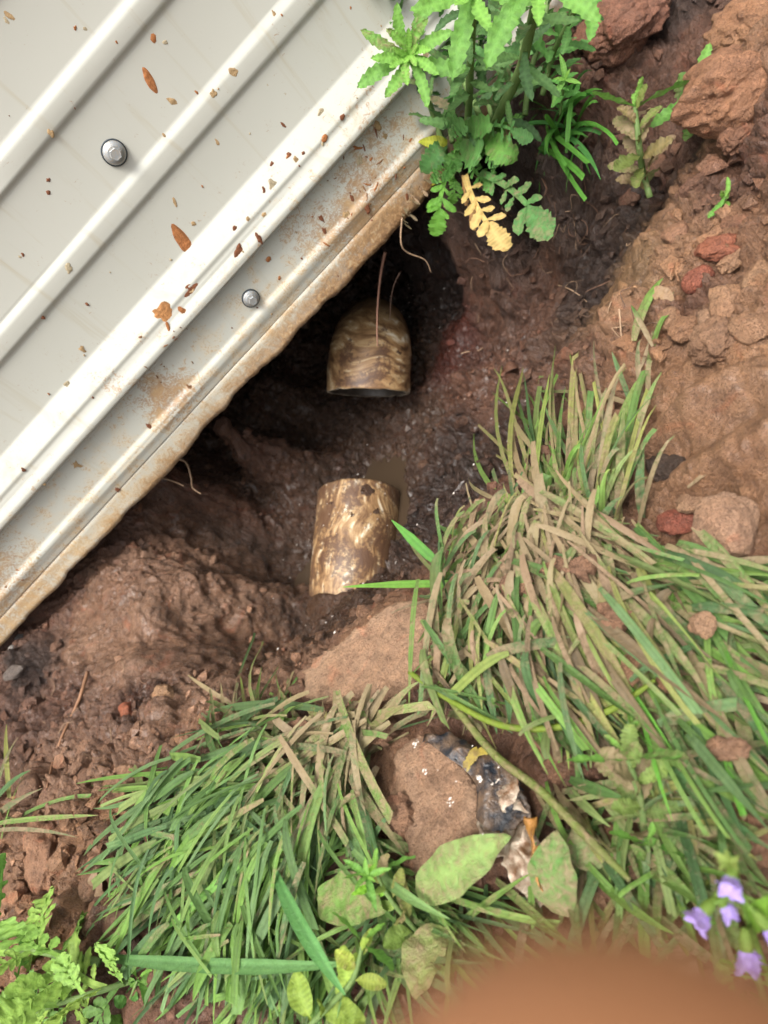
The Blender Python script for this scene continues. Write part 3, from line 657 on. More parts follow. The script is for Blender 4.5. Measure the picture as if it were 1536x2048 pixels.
CL = [ # px, py, radius px, squash, colour, angular, label, category, name
 (1458,1068,70,(1,1.05,.6),(0.44, 0.27, 0.17),.8,'large pale wet clod right of the red stone at the right edge','clod','clod'),
 (1358,1047,36,(1.1,.9,.7),(0.312, 0.098, 0.058),.7,'smooth brick red stone beside the large pale clod','stone','stone'),
 (1340,945,38,(1.2,.9,.6),(0.078, 0.049, 0.034),0,'dark crumbly clod above the red stone','clod','clod'),
 (1255,885,62,(1.3,.7,.5),(0.390, 0.221, 0.130),0,'pale crumbly clod lying on upright grass blades','clod','clod'),
 (1395,560,34,(1,.9,.6),(0.338, 0.111, 0.065),.6,'reddish cracked clod on the right bank','clod','clod'),
 (1430,500,36,(1.2,.8,.6),(0.390, 0.143, 0.078),.3,'orange rounded clod at top of the right bank','clod','clod'),
 (1470,520,30,(1.3,.8,.6),(0.520, 0.312, 0.182),.4,'tan flattish clod at far right of the bank','clod','clod'),
 (1450,610,34,(1.2,.9,.6),OC,.4,'orange brown clod below the reddish cracked clod','clod','clod'),
 (1370,660,30,(1.2,.9,.6),OC,.3,'knobbly orange clod just above the smeared clay slope','clod','clod'),
 (1430,690,46,(1.1,1,.6),(0.325, 0.182, 0.104),0,'grey brown lumpy clod over the smeared clay slope','clod','clod'),
 (1470,180,80,(1,1.4,.8),(0.390, 0.195, 0.104),.2,'big orange clod mass at upper right corner','clod','clod'),
 (1505,60,60,(1,1.2,.8),(0.416, 0.221, 0.117),.2,'orange clod at the very top right','clod','clod'),
 (1240,60,70,(1.2,.9,.7),(0.286, 0.130, 0.078),.1,'brown crumbly clod mound beside the tall weeds','clod','clod'),
 (1490,270,50,(1.1,1,.7),(0.312, 0.156, 0.091),.2,'brown clod below the big orange clod mass','clod','clod'),
 (1245,1340,40,(.9,1.2,.5),(0.442, 0.247, 0.143),.4,'flat tan clod lying on the grass clump centre','clod','clod'),
 (1410,1250,28,(1,.9,.6),(0.468, 0.286, 0.169),.5,'small tan clod on green grass at right','clod','clod'),
 (1345,1365,30,(1,.9,.6),(0.286, 0.143, 0.078),.3,'brown clod between grass blades at right','clod','clod'),
 (1500,1660,62,(1,.9,.6),(0.390, 0.208, 0.117),.2,'orange brown clod above the purple flowers','clod','clod'),
 (1460,1500,36,(1.3,.8,.6),(0.390, 0.221, 0.130),.4,'tan brown rounded clod in grass at right edge','clod','clod'),
 (1180,1700,26,(.9,1.1,.6),(0.338, 0.182, 0.104),.5,'small brown clod right of the muddy broad leaf','clod','clod'),
 (1185,1800,30,(.9,1.2,.6),(0.442, 0.260, 0.156),.3,'pale clod below the small brown clod','clod','clod'),
 (105,1715,56,(1.2,1,.7),(0.364, 0.195, 0.111),.3,'large smooth orange clod near the left edge','clod','clod'),
 (90,1650,34,(1.1,.9,.7),(0.390, 0.208, 0.117),.2,'rounded clod above the large smooth orange clod','clod','clod'),
 (250,1560,34,(1,.9,.7),(0.390, 0.221, 0.130),.1,'wet rounded clod at the lower left mud slope','clod','clod'),
 (330,1390,24,(1,.9,.7),(0.442, 0.260, 0.143),.1,'shiny tan mud lump near the middle left','clod','clod'),
 (255,1425,20,(1.1,.8,.7),(0.416, 0.143, 0.072),.0,'small reddish lump on the left mud slope','clod','clod'),
 (470,1600,44,(1.1,.8,.7),(0.260, 0.130, 0.078),.1,'dark brown clod at top of the left grass','clod','clod'),
 (290,1670,24,(1,1,.7),(0.221, 0.156, 0.117),.0,'grey brown round stone left of the grass','stone','stone'),
 (318,2000,58,(1,1.1,.8),(0.208, 0.101, 0.055),.1,'dark brown wet clod at the bottom left by the weeds','clod','clod'),
 (240,1850,34,(1,1,.6),(0.221, 0.130, 0.078),.1,'brown crumbly clod left of the bottom grass','clod','clod'),
 (180,1848,18,(1.1,1,.7),(0.364, 0.221, 0.143),.1,'small tan clod by the lower left weeds','clod','clod'),
 (30,1790,36,(1,.9,.7),(0.351, 0.195, 0.111),.2,'orange clod cut by the left edge','clod','clod'),
 (30,1345,26,(1.2,.7,.6),(0.182, 0.150, 0.130),.9,'grey angular stone at the left edge below the wall','stone','stone'),
 (40,1275,14,(1,.8,.6),(0.286, 0.273, 0.260),.8,'small grey stone under the wall corner','stone','stone'),
 (22,1300,11,(1,.8,.6),(0.390, 0.364, 0.338),.8,'tiny pale gravel stone at the left edge','stone','stone'),
 (1262,395,24,(1,1,.7),(0.182, 0.091, 0.055),.2,'dark brown clod on the upper right pit wall','clod','clod'),
 (1355,470,30,(1.2,.9,.7),(.36,.19,.11),.8,'angular clod at the top lip of the spade-cut face','clod','clod'),
 (1480,455,34,(1.1,.9,.7),(.30,.15,.085),.8,'angular brown clod right of the orange rounded clod','clod','clod'),
 (1515,560,38,(1.2,1,.7),(.40,.23,.13),.8,'tan broken clod cut by the right edge mid-bank','clod','clod'),
 (1420,640,28,(1.2,.9,.6),(.42,.25,.15),.8,'pale broken clod between two brown clods on the right bank','clod','clod'),
 (1340,640,26,(1.1,.9,.7),(.40,.23,.13),.7,'tan clod behind the curled dead leaf','clod','clod'),
 (1500,660,36,(1.3,.9,.6),(.36,.20,.11),.7,'wide brown clod just above the smeared clay at right edge','clod','clod'),
 (1395,1000,34,(1.4,.8,.5),(.40,.24,.14),.6,'tan ledge of clay above the red stone','clod','clod'),
 (1310,330,30,(1.2,.9,.6),(.22,.11,.065),.5,'brown clod behind the mud-coated withered weed','clod','clod'),
 (1400,370,34,(1.3,.9,.6),(.20,.10,.06),.5,'dark brown clod below the small muddy weed','clod','clod'),
 (1300,30,50,(1.2,.9,.7),(.24,.12,.07),.4,'brown clod at the top edge right of the weeds','clod','clod'),
 (60,1580,30,(1.2,.9,.6),(.28,.16,.10),.6,'broken clod beside the grass blades at the left edge','clod','clod'),
 (170,1560,26,(1.2,.9,.6),(.28,.16,.10),.6,'small broken clod right of the long tan root','clod','clod'),
 (190,1760,36,(1.2,.9,.6),(.25,.14,.08),.6,'broken brown clod left of the tan dead leaf','clod','clod'),
 (60,1880,30,(1.2,.9,.6),(.27,.15,.085),.6,'brown clod behind the bottom left weed','clod','clod'),
 (610,650,12,(.8,1.2,.8),(0.260, 0.169, 0.117),.1,'pale knob of clay under the wall edge','clod','clod'),
]
for i, (px, py, rp, sq, col, an, lab, cat, nm) in enumerate(CL):
    if not rp: continue
    p = P(px, py, .036) if 'grass' in lab and px > 1200 and py > 1200 else hit(px, py); z = np.linalg.norm(p - CAMP) / np.linalg.norm(ray(px, py)); r = rp * z / FPX
    big = rp > 40
    o = obj(nm, clod_mesh(nm, r, sq, i + 2, 5 if rp > 44 else 4 if rp > 22 else 3, .22 if an > .5 else .5, SOIL, col, .25, an), None, p + np.array([0, 0, r * (.30 if i < 2 else .12)]))
    o.rotation_euler = (R(-.2, .2), R(-.2, .2), R(0, 6)); tag(o, lab, cat, 'stones by the pit' if cat == 'stone' else 'clods of clay round the pit')

# ------------------------------------------------------------------ slabs and flakes of mud with a traced outline, given real thickness
def slab(outline, h, th, seed, bumpy=.0015, rings=20, tiltfn=None, dens=9):
    pts = []
    n = len(outline)
    for i in range(n):
        a, b = np.array(outline[i], float), np.array(outline[(i + 1) % n], float)
        for k in range(dens): pts.append(a + (b - a) * k / dens)
    ctr = np.mean(pts, 0); pts = [q + unit(q - ctr) * RNG.normal(0, 2.6) for q in pts]; V = []; F_ = []; m = len(pts)
    hf = (lambda q: h) if tiltfn is None else tiltfn
    for rg in range(rings + 1):
        t = rg / rings
        for q in pts:
            pp = ctr + (q - ctr) * t; w = P(pp[0], pp[1], hf(pp))
            w[2] -= .12 * th * t ** 10
            V.append(w)
    VA = np.array(V); e_, lv = cracks(VA[:, 0] + .004 * fbm(VA[:, 0], VA[:, 1], .012, 2, seed), VA[:, 1], .022, seed)
    if bumpy: VA[:, 2] += bumpy * 1.6 * fbm(VA[:, 0], VA[:, 1], .03, 5, seed, .6) - bumpy * .55 * (1 - e_) * (lv > .45) + bumpy * .35 * lv
    V = list(VA)
    for rg in range(rings):
        for k in range(m):
            j = (k + 1) % m; a = rg * m; b = a + m; F_.append((a + k, b + k, b + j, a + j))
    b0 = len(V)
    for k in range(m): w = V[rings * m + k].copy(); w[2] -= th; w[:2] += RNG.normal(0, .0008, 2); V.append(w)
    for k in range(m): j = (k + 1) % m; F_.append((rings * m + k, b0 + k, b0 + j, rings * m + j))
    return np.array(V), F_
def slab_obj(name, label, cat, outline, h, th, col, seed, wet=.1, bumpy=.0015, tiltfn=None, mat=None, group=None):
    v, f = slab(outline, h, th, seed, bumpy, tiltfn=tiltfn); org = v[0].copy()
    c = np.tile(col, (len(v), 1)) * (1 + .1 * RNG.uniform(-1, 1, (len(v), 1)))
    o = obj(name, mesh_from(name, v - org, f, mat or SOIL, True, c, wet), None, org); return tag(o, label, cat, group)
slab_obj('mud_slab', 'flat spade-cut slab of tan mud at the pit rim', 'mud slab',
         [(600,1340),(640,1300),(690,1270),(730,1240),(790,1200),(845,1195),(850,1250),(838,1310),(815,1370),(770,1400),(700,1395),(620,1405),(596,1380)], .010, .026, (.46, .29, .18), 3, .1, .0030)

# crumpled food wrapper half under a cake of mud
wr = thing('crumpled_wrapper', 'crumpled black and silver wrapper with yellow print beside the mud cake', 'wrapper', P(990, 1580, .006))
WO = np.array(wr.location)
FILM = plain('black_film', (.014, .017, .024), .32, 0, .5, 140, .003, .9, (.16, .10, .06)); YEL = plain('yellow_print', (.34, .27, .04), .4, 0, .5, 200, .001, .9, (.16, .11, .04))
FOIL = plain('muddy_foil', (.42, .35, .27), .42, .25, .6, 160, .003, 1.0, (.17, .085, .04))
def film(outline, h, seed, amp, scale, mat, name):
    v, f = slab(outline, h, .0006, seed, 0, 14, dens=6)
    v[:, 2] += amp * (1 - np.abs(fbm(v[:, 0], v[:, 1], scale, 3, seed)) * 2.2); o = obj(name, mesh_from(name, v - WO, f, mat), wr); return o
fb = film([(850,1475),(900,1470),(960,1500),(1010,1530),(1040,1570),(1060,1620),(1030,1660),(985,1660),(960,1640),(970,1600),(940,1550),(915,1520),(880,1500)], .014, 4, .006, .03, FILM, 'black_film')
film([(925,1525),(950,1500),(975,1490),(980,1505),(955,1520),(935,1540)], .0215, 4, .002, .03, YEL, 'yellow_stripe')
film([(1005,1590),(1035,1550),(1050,1560),(1040,1600),(1015,1625)], .022, 6, .006, .02, FOIL, 'foil_fold')
film([(975,1650),(1020,1640),(1050,1600),(1075,1650),(1085,1720),(1090,1800),(1070,1825),(1040,1780),(1020,1720),(985,1690)], .010, 9, .010, .022, FOIL, 'foil_sheet')
film([(1045,1640),(1075,1630),(1082,1700),(1092,1780),(1075,1740),(1060,1690)], .022, 12, .006, .016, plain('orange_foil', (.42, .20, .05), .35, .3, .6, 150, .002, .8, (.20, .09, .03)), 'orange_edge')
slab_obj('mud_cake', 'smooth tan cake of mud sprinkled with white crumbs', 'mud slab',
         [(790,1500),(830,1470),(880,1480),(910,1520),(945,1570),(970,1610),(968,1650),(930,1680),(880,1700),(850,1750),(820,1740),(815,1690),(790,1640),(780,1570)], .016, .016, (.42, .26, .16), 8, .1, .0025)
# mud flakes lying on the grass
for i, (ol, h, lab) in enumerate([
  ([(1000,1155),(1050,1140),(1080,1165),(1060,1190),(1010,1195)], .046, 'small tan mud flake on the upper left of the right grass'),
  ([(690,1450),(740,1420),(780,1440),(760,1480),(710,1490)], .022, 'dried mud flake at top of the left grass clump'),
  ([(560,1455),(600,1435),(640,1455),(615,1475),(585,1470)], .024, 'curled brown mud flake left of the mud slab'),
  ([(1085,1150),(1110,1112),(1150,1122),(1195,1105),(1180,1160),(1130,1150)], .052, 'brown mud patch smeared on the grass centre'),
  ([(1190,1210),(1230,1195),(1260,1225),(1240,1260),(1200,1250)], .050, 'pale mud flake below the grass centre'),
  ([(770,1600),(800,1580),(815,1640),(790,1670),(770,1650)], .022, 'narrow tan mud flake left of the mud cake'),
  ([(1080,1480),(1130,1470),(1150,1540),(1110,1570),(1085,1530)], .010, 'muddy brown patch right of the black film'),
  ([(1200,1650),(1260,1640),(1300,1690),(1330,1740),(1270,1760),(1220,1710)], .012, 'brown mud sheet under the right weeds')]):
    slab_obj('mud_flake', lab, 'mud flake', ol, h, .004, (.30, .165, .095), 20 + i, .1, .004, group='mud flakes on the grass')

# ------------------------------------------------------------------ leaves, blades
def leaf_geo(base, tip, up_, width, kind='toothed', arch=.15, fold=.35, curl=0.0, col=(.1, .25, .05), n=42, seed=0):
    base = np.asarray(base, float); tip = np.asarray(tip, float); ax = tip - base; L = np.linalg.norm(ax); up_ = unit(up_)
    side = unit(np.cross(ax, up_)); nor = unit(np.cross(side, ax))
    mid = (base + tip) / 2 + nor * L * arch; V = []; T = []; rr = random.Random(seed)
    if kind == 'lobed':                                   # narrow midrib, paired side lobes, broad toothed end lobe
        PV, PF, PT = [], [], []; n0 = 0
        cur = lambda t: base * (1 - t) ** 2 + 2 * mid * t * (1 - t) + tip * t * t
        parts = [(base, cur(.86), width * .16, 'strap', arch, 18)]
        for t in (.22, .36, .50, .63):
            for sg in (-1, 1):
                tt = t + rr.uniform(-.03, .03); a_ = rr.uniform(.75, 1.1); ln = width * rr.uniform(.38, .62) * (.55 + .6 * t)
                d_ = unit(ax) * math.cos(a_) + side * sg * math.sin(a_) + nor * rr.uniform(-.1, .25); b_ = cur(tt)
                parts.append((b_, b_ + d_ * ln, ln * rr.uniform(.42, .62), 'toothed', rr.uniform(-.1, .2), 12))
        parts.append((cur(.66), tip, width * rr.uniform(.55, .75), 'toothed', arch * .5, 20))
        for j, (b_, t_, w_, k_, ar_, n_) in enumerate(parts):
            v_, f_, t__ = leaf_geo(b_, t_, nor, w_, k_, ar_, fold, 0, np.array(col) * (1.15 if j == 0 else 1), n_, seed + j + 1)
            PV.append(v_ + nor * .0001 * j); PF += [tuple(q + n0 for q in g_) for g_ in f_]; PT.append(t__); n0 += len(v_)
        return np.vstack(PV), PF, np.vstack(PT)
    ph = rr.uniform(0, 6); sway = rr.uniform(-.08, .08) * L
    for i in range(n + 1):
        t = i / n; c = base * (1 - t) ** 2 + 2 * mid * t * (1 - t) + tip * t * t + side * sway * math.sin(math.pi * t)
        if kind == 'toothed':
            w = (.10 + .90 * math.sin(math.pi * min(1, (t * .92 + .04)) ** 1.25) ** .85) * (1 if t < .97 else .35)
            tooth = .30 * (((t * 7.0 + ph) % 1.0)) * (t > .2)
            wl_, wr_ = w * (1 - tooth), w * (1 - .30 * ((t * 7.0 + ph + .45) % 1.0) * (t > .2))
        elif kind == 'strap': wl_ = wr_ = 1.0 - .5 * t
        elif kind == 'petiole':
            w = .08 if t < .15 else math.sin(math.pi * min(1, (t - .1) / .92)) ** .7; wl_ = wr_ = w + .04
        else:
            w = math.sin(math.pi * min(1, t * .93 + .07)) ** .75 * (1 - .35 * t); wl_ = wr_ = w + .02
        tw = curl * (t - .3); sd = side * math.cos(tw) + nor * math.sin(tw); nn = nor * math.cos(tw) - side * math.sin(tw)
        for s, ww in ((-1, wl_), (-.5, wl_), (0, 0), (.5, wr_), (1, wr_)):
            x = s * ww * width * .5
            ruf = .06 * width * math.sin(t * 19 + s * 2 + ph) * abs(s)
            fw = ax / L * abs(x) * (.40 if kind == 'lobed' else .12)
            V.append(c + sd * x + nn * (abs(x) * fold + ruf) + fw)
            k = 1.22 if s == 0 else (1.0 + .16 * math.sin((t - .22 * abs(s)) * 62))
            T.append(np.array(col) * k)
    Fq = [(i * 5 + k, i * 5 + k + 1, (i + 1) * 5 + k + 1, (i + 1) * 5 + k) for i in range(n) for k in range(4)]
    return np.array(V), Fq, np.array(T)
def leaf(parent, org, base, tip, up_, width, name='leaf', mud=.2, **kw):
    kw.setdefault('seed', random.randrange(9999))
    v, f, t = leaf_geo(base, tip, up_, width, **kw)
    m = np.full(len(v), mud)
    return obj(name, mesh_from(name, v - org, f, LEAF, True, t, m), parent)
def stem(parent, org, pts, rads, col, name='stem', mud=.1, seg=8):
    v, f = tube(pts, rads, seg, 5, jit=.06); return obj(name, mesh_from(name, np.array(v) - org, f, LEAF, True, np.array(col), mud), parent)
UPV = np.array([0, 0, 1.]); OUT = np.array([0, -1., 0])
GRN = [(.10, .26, .045), (.075, .20, .045), (.13, .31, .05), (.055, .15, .045), (.09, .22, .07)]

# tall weeds against the wall
def weed(label, spts, rads, nleaf, Lr, wr_, col, mud=.25, top=0, kind='toothed', group='tall toothed weeds by the wall', name='tall_weed', t0=.12):
    org = np.array(spts[0], float); t = thing(name, label, 'weed', org, group)
    stem(t, org, spts, rads, (.20, .30, .10), mud=mud * .6)
    C, _, S = tube_pts(spts, rads, 8, 8); ga = R(0, 6)
    for i in range(nleaf):
        q = t0 + (1 - t0) * (i + .5) / nleaf; k = min(len(C) - 2, int(q * (len(C) - 1))); b = C[k]; ax = unit(C[k + 1] - C[k])
        ga += 2.4 + R(-.3, .3); s, u = S[k]; d = s * math.cos(ga) + u * math.sin(ga)
        L = R(*Lr) * (1.05 - .45 * q); el = R(.15, .75) + .35 * q
        tip = b + (d * math.cos(el) + ax * math.sin(el)) * L + UPV * -.10 * L
        if tip[1] > WALL_Y - .012: tip[1] = WALL_Y - .012 - R(0, .01)
        c = np.array(random.choice(col)) * R(.8, 1.2)
        leaf(t, org, b, tip, ax * (.8 if name == 'tall_weed' else .2) + UPV * .5 + unit(CAMP - b) * .4, L * R(*wr_), mud=mud * R(.3, 1.6), kind=kind, arch=R(.04, .2), fold=R(.1, .4), curl=R(-.4, .4), col=c)
    if top:
        b = C[-1]; ax = unit(C[-1] - C[-4])
        s, u = S[-1]
        for i in range(top):
            a = i * 2.4; d = s * math.cos(a) + u * math.sin(a); L = Lr[1] * (.30 + .66 * (1 - i / top)); el = .12 + 1.0 * (i / top)
            tip = b + (d * math.cos(el) + ax * math.sin(el)) * L
            c = np.array((.14, .31, .06)) * (1 + .55 * i / top) + np.array((.05, .03, 0)) * i / top
            leaf(t, org, b + ax * .002 * i / top, tip, ax, L * R(.24, .30), mud=mud * R(0, 1), kind=kind, arch=R(.02, .12), fold=.25, col=c)
    return t
g1 = [(.095, .195, .058), (.115, .225, .066), (.08, .165, .06)]
W1 = weed('bright weed with star rosette facing the viewer, leftmost of the tall weeds', [P(893, 325, .018), P(872, 245, .045), P(842, 165, .085), P(818, 112, .125)], [.0030, .0026, .0022, .0018], 9, (.028, .042), (.18, .26), g1, .55, 20)
W2 = weed('tall weed with straight hairy stem in the middle of the clump', [P(928, 318, .016), P(936, 240, .045), P(940, 150, .085), P(944, 60, .125), P(948, -30, .16)], [.0030, .0029, .0028, .0025, .002], 26, (.030, .048), (.18, .26), g1, .3, 12)
W3 = weed('thick-stemmed weed leaning right, rightmost of the tall weeds', [P(962, 300, .016), P(1000, 225, .045), P(1040, 140, .080), P(1062, 50, .12), P(1078, -40, .155)], [.0036, .0036, .0034, .003, .0024], 24, (.030, .046), (.18, .26), g1, .35, 10)
weed('pale weed behind the rosette close to the wall', [P(862, 250, .045), P(835, 140, .080), P(800, 40, .115), P(775, -30, .14)], [.0026, .0024, .002, .0016], 16, (.026, .040), (.2, .3), [(.12, .25, .07), (.07, .19, .045)], .15, 12)
weed('dark green weed filling the back between the stems', [P(960, 230, .045), P(905, 110, .075), P(880, 10, .10), P(865, -60, .12)], [.0024, .0022, .002, .0016], 20, (.028, .044), (.22, .32), [(.06, .17, .045), (.08, .21, .05)], .15, 8)
weed('leafy weed at the top right edge of the clump', [P(1085, 190, .035), P(1105, 110, .055), P(1140, 40, .08), P(1165, -30, .10)], [.0022, .002, .0018, .0015], 20, (.026, .040), (.22, .32), [(.085, .20, .05), (.10, .25, .055)], .2, 6)
weed('pale green weed between middle and right stems', [P(1005, 210, .04), P(1000, 120, .07), P(1010, 30, .10), P(1015, -40, .12)], [.0022, .002, .0018, .0015], 20, (.026, .042), (.22, .32), [(.11, .24, .075), (.08, .21, .05)], .15, 6)
weed('low dark weed filling the gap against the wall', [P(905, 285, .03), P(890, 200, .05), P(870, 110, .07), P(850, 30, .085)], [.0022, .002, .0018, .0014], 22, (.024, .038), (.24, .34), [(.07, .165, .05), (.09, .20, .06)], .25, 6)
weed('grey green weed behind the straight middle stem', [P(985, 240, .03), P(965, 150, .05), P(960, 60, .07), P(955, -20, .085)], [.0022, .002, .0018, .0014], 24, (.024, .038), (.24, .34), [(.09, .18, .07), (.075, .16, .055)], .25, 6)
weed('dense leafy weed under the right leaning stem', [P(1050, 230, .03), P(1060, 150, .045), P(1085, 60, .06), P(1100, -20, .075)], [.0022, .002, .0018, .0014], 24, (.024, .038), (.24, .34), [(.09, .19, .06), (.11, .22, .065)], .25, 6)
# lobed lower leaves of the clump
org = P(925, 322, .012); T = thing('weed_rosette', 'ragged lobed lower leaves drooping over the pit edge', 'weed', org)
def low_leaf(b, m, t, w, col, kind='lobed', mud=.3, fold=.15, lab=None):
    v, f, tt = leaf_geo(b, t, CAMP - t, w, kind, .0, fold, 0.0, col, 56 if kind == 'lobed' else 34, random.randrange(999))
    d_ = np.asarray(t) - np.asarray(b); u = np.clip((v - np.asarray(b)) @ d_ / (d_ @ d_), 0, 1)[:, None]; v = v + 2 * u * (1 - u) * (np.asarray(m) - (np.asarray(b) + np.asarray(t)) / 2) * 1.0
    o = obj('leaf', mesh_from('leaf', v - org, f, LEAF, True, tt, mud), T)
    if lab: o['label'] = lab
LL = [((900,325,.02),(885,390,.018),(868,472,-.012),.030,(.15,.36,.05),'lobed',.2,None),
 ((930,350,.02),(955,420,.018),(1018,500,-.012),.034,(.58,.40,.15),'lobed',.1,'yellow withered lobed leaf hanging over the pit'),
 ((960,345,.02),(1030,385,.025),(1108,472,.0),.036,(.10,.25,.07),'lobed',.55,None),
 ((925,350,.02),(940,400,.012),(950,462,-.006),.012,(.30,.16,.06),'lobed',.3,'brown shrivelled leaf'),
 ((880,290,.03),(820,275,.04),(735,290,.03),.028,(.055,.14,.045),'lobed',.35,None),
 ((895,285,.035),(872,280,.045),(835,283,.045),.011,(.36,.38,.04),'plain',.1,'yellow green small leaf by the wall'),
 ((890,275,.035),(870,300,.045),(842,345,.03),.020,(.085,.22,.06),'toothed',.4,None),
 ((920,300,.03),(955,285,.05),(962,312,.04),.030,(.10,.25,.06),'toothed',.4,None),
 ((940,300,.03),(985,300,.04),(1000,330,.03),.020,(.085,.22,.05),'lobed',.3,None),
 ((915,300,.025),(905,320,.03),(898,345,.02),.016,(.10,.24,.05),'toothed',.3,None),
 ((930,320,.02),(960,350,.02),(985,385,.01),.022,(.10,.25,.05),'lobed',.3,None),
 ((960,270,.04),(1010,280,.05),(1035,318,.03),.022,(.12,.29,.05),'toothed',.45,None),
 ((955,255,.04),(1000,245,.06),(1068,280,.04),.020,(.09,.22,.06),'lobed',.3,None),
 ((900,270,.05),(890,240,.065),(935,250,.06),.026,(.10,.24,.06),'lobed',.3,None),
 ((925,250,.05),(960,240,.06),(985,248,.06),.018,(.11,.27,.06),'toothed',.3,None),
 ((900,310,.02),(880,345,.02),(862,372,.01),.008,(.45,.40,.05),'plain',.1,None),
 ((905,345,.018),(915,380,.012),(905,408,.0),.016,(.13,.30,.05),'lobed',.3,None)]
for b, m_, t_, w, col, kd, md, lb in LL: low_leaf(P(*b), P(*m_), P(*t_), w, col, kd, md, lab=lb)
for i in range(26):
    b = P(R(880, 1010), R(285, 340), R(.012, .03)); a = R(0, 6.28); L = R(.012, .028)
    low_leaf(b, b + np.array([math.cos(a), math.sin(a) - .4, .3]) * L * .5, b + np.array([math.cos(a), math.sin(a) * .7 - .45, R(-.1, .4)]) * L, L * R(.35, .55), random.choice([(.09, .23, .05), (.07, .18, .05), (.12, .28, .05), (.22, .15, .07)]), random.choice(['lobed', 'toothed']), R(.1, .6))
# grass and chickweed right of the weeds
def nrm(a): return a / (np.linalg.norm(a, axis=1, keepdims=True) + 1e-9)
_Q = np.array([-1, -.5, 0, .5, 1]); _DZ = np.array([0, -.6, -1, -.6, 0]); _KK = np.array([.92, 1.16, .86, 1.12, .90])
_FC = {}
def blade_geo(path, w, roll=0.0, col=(.1, .25, .05), blunt=True, vfold=.35, n=9, mudv=.3, mgrad=0.0):
    if len(path) == 4:
        t = np.linspace(0, 1, n)[:, None]; p = [np.asarray(q) for q in path]
        C = p[0] * (1 - t) ** 3 + 3 * p[1] * t * (1 - t) ** 2 + 3 * p[2] * t * t * (1 - t) + p[3] * t ** 3
    else: C, _, _ = tube_pts(path, [1] * len(path), 4, max(2, n // (len(path) - 1)))
    m = len(C); Tn = nrm(np.gradient(C, axis=0)); t = np.linspace(0, 1, m)[:, None]
    vw = unit(CAMP - C[m // 2]); ref = unit(UPV * .75 + vw * .45)
    s = nrm(np.cross(Tn, ref[None])); nn = np.cross(s, Tn); rl = roll * (.3 + t)
    s2 = s * np.cos(rl) + nn * np.sin(rl); n2 = nn * np.cos(rl) - s * np.sin(rl)
    ww = w * .5 * (.55 + .45 * np.minimum(1, t * 4)) * (1 if blunt else np.clip((1.02 - t) * 2.4, 0, 1) ** .8)
    V = C[:, None] + (s2 * ww)[:, None] * _Q[None, :, None] + (n2 * ww * vfold)[:, None] * _DZ[None, :, None]
    if blunt: V[-1] += Tn[-1][None] * w * R(-.5, .5) * _Q[:, None]
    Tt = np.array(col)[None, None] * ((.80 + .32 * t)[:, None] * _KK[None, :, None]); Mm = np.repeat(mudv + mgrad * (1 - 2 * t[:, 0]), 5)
    if m not in _FC: _FC[m] = [(i * 5 + k, i * 5 + k + 1, (i + 1) * 5 + k + 1, (i + 1) * 5 + k) for i in range(m - 1) for k in range(4)]
    return V.reshape(-1, 3), _FC[m], Tt.reshape(-1, 3), Mm
def blade_path(rx, ry, tx, ty, lr, lt, arch, bend=0.0):
    a = hit(rx, ry); b = hit(tx, ty); a[2] += lr; b = b + np.array([0, 0, 0.0])
    d = ray(tx, ty); k = (b[2] + lt - CAMP[2]) / d[2]; b = CAMP + d * k
    mid = (a + b) / 2; h = np.cross(unit(b - a), UPV); mid = mid + UPV * arch + h * bend * np.linalg.norm(b - a)
    q1 = a * .5 + mid * .5; q1[2] = max(q1[2], a[2] + arch * .7); q2 = mid * .5 + b * .5; q2[2] = max(q2[2], b[2] + arch * .6)
    pts = [a, q1, q2, b]
    for p in pts[1:]:
        z = float(Hq(p[0], p[1])); 
        if p[2] < z + .002: p[2] = z + .002
    return pts
GB = [(.11, .205, .06), (.135, .24, .065), (.16, .29, .06), (.09, .17, .065), (.20, .32, .08), (.135, .225, .09), (.20, .26, .09)]
YB = [(.28, .29, .09), (.24, .30, .08), (.34, .30, .12), (.22, .28, .08)]
KEEP = [(1330, 690, 1560, 1110), (610, 960, 860, 1190), (595, 1195, 800, 1395), (800, 1210, 830, 1330), (795, 1475, 1075, 1690), (855, 1690, 1010, 1760), (660, 1770, 750, 1850), (1085, 1670, 1140, 1800)]
BR = [(.24, .17, .10), (.20, .145, .085)]
def kept(x, y): return any(a < x < c and b < y < d for a, b, c, d in KEEP)
def clump(name, label, cat, n, gen, wmm, nbig, seed, group='grass clumps round the pit'):
    random.seed(seed); L = []
    for i in range(n):
        g = gen(i, i / n)
        if g is None: continue
        rx, ry, tx, ty, lr, lt, arch, bend, mud, pal = g
        if not (-80 < tx < 1640 and -60 < ty < 2150): continue
        if any(kept(rx + (tx - rx) * q, ry + (ty - ry) * q) for q in (0, .2, .4, .6, .8, 1)) and random.random() > (.012 if rx < 1250 else .07): continue
        path = blade_path(rx, ry, tx, ty, lr, lt, arch * .6, bend * .7)
        col = np.array(random.choice(pal)) * R(.75, 1.25); w = (wmm[0] + (wmm[1] - wmm[0]) * random.random() ** 2.2 * 1.25) * .001
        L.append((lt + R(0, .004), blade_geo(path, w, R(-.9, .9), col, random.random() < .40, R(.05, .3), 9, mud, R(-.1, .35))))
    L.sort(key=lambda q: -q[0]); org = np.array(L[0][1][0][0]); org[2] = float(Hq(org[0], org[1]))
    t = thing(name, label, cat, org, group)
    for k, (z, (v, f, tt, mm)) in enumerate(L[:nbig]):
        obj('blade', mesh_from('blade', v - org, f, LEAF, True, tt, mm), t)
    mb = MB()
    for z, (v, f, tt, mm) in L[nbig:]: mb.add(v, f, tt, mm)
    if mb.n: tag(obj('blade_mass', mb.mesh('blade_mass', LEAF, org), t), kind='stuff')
    return t
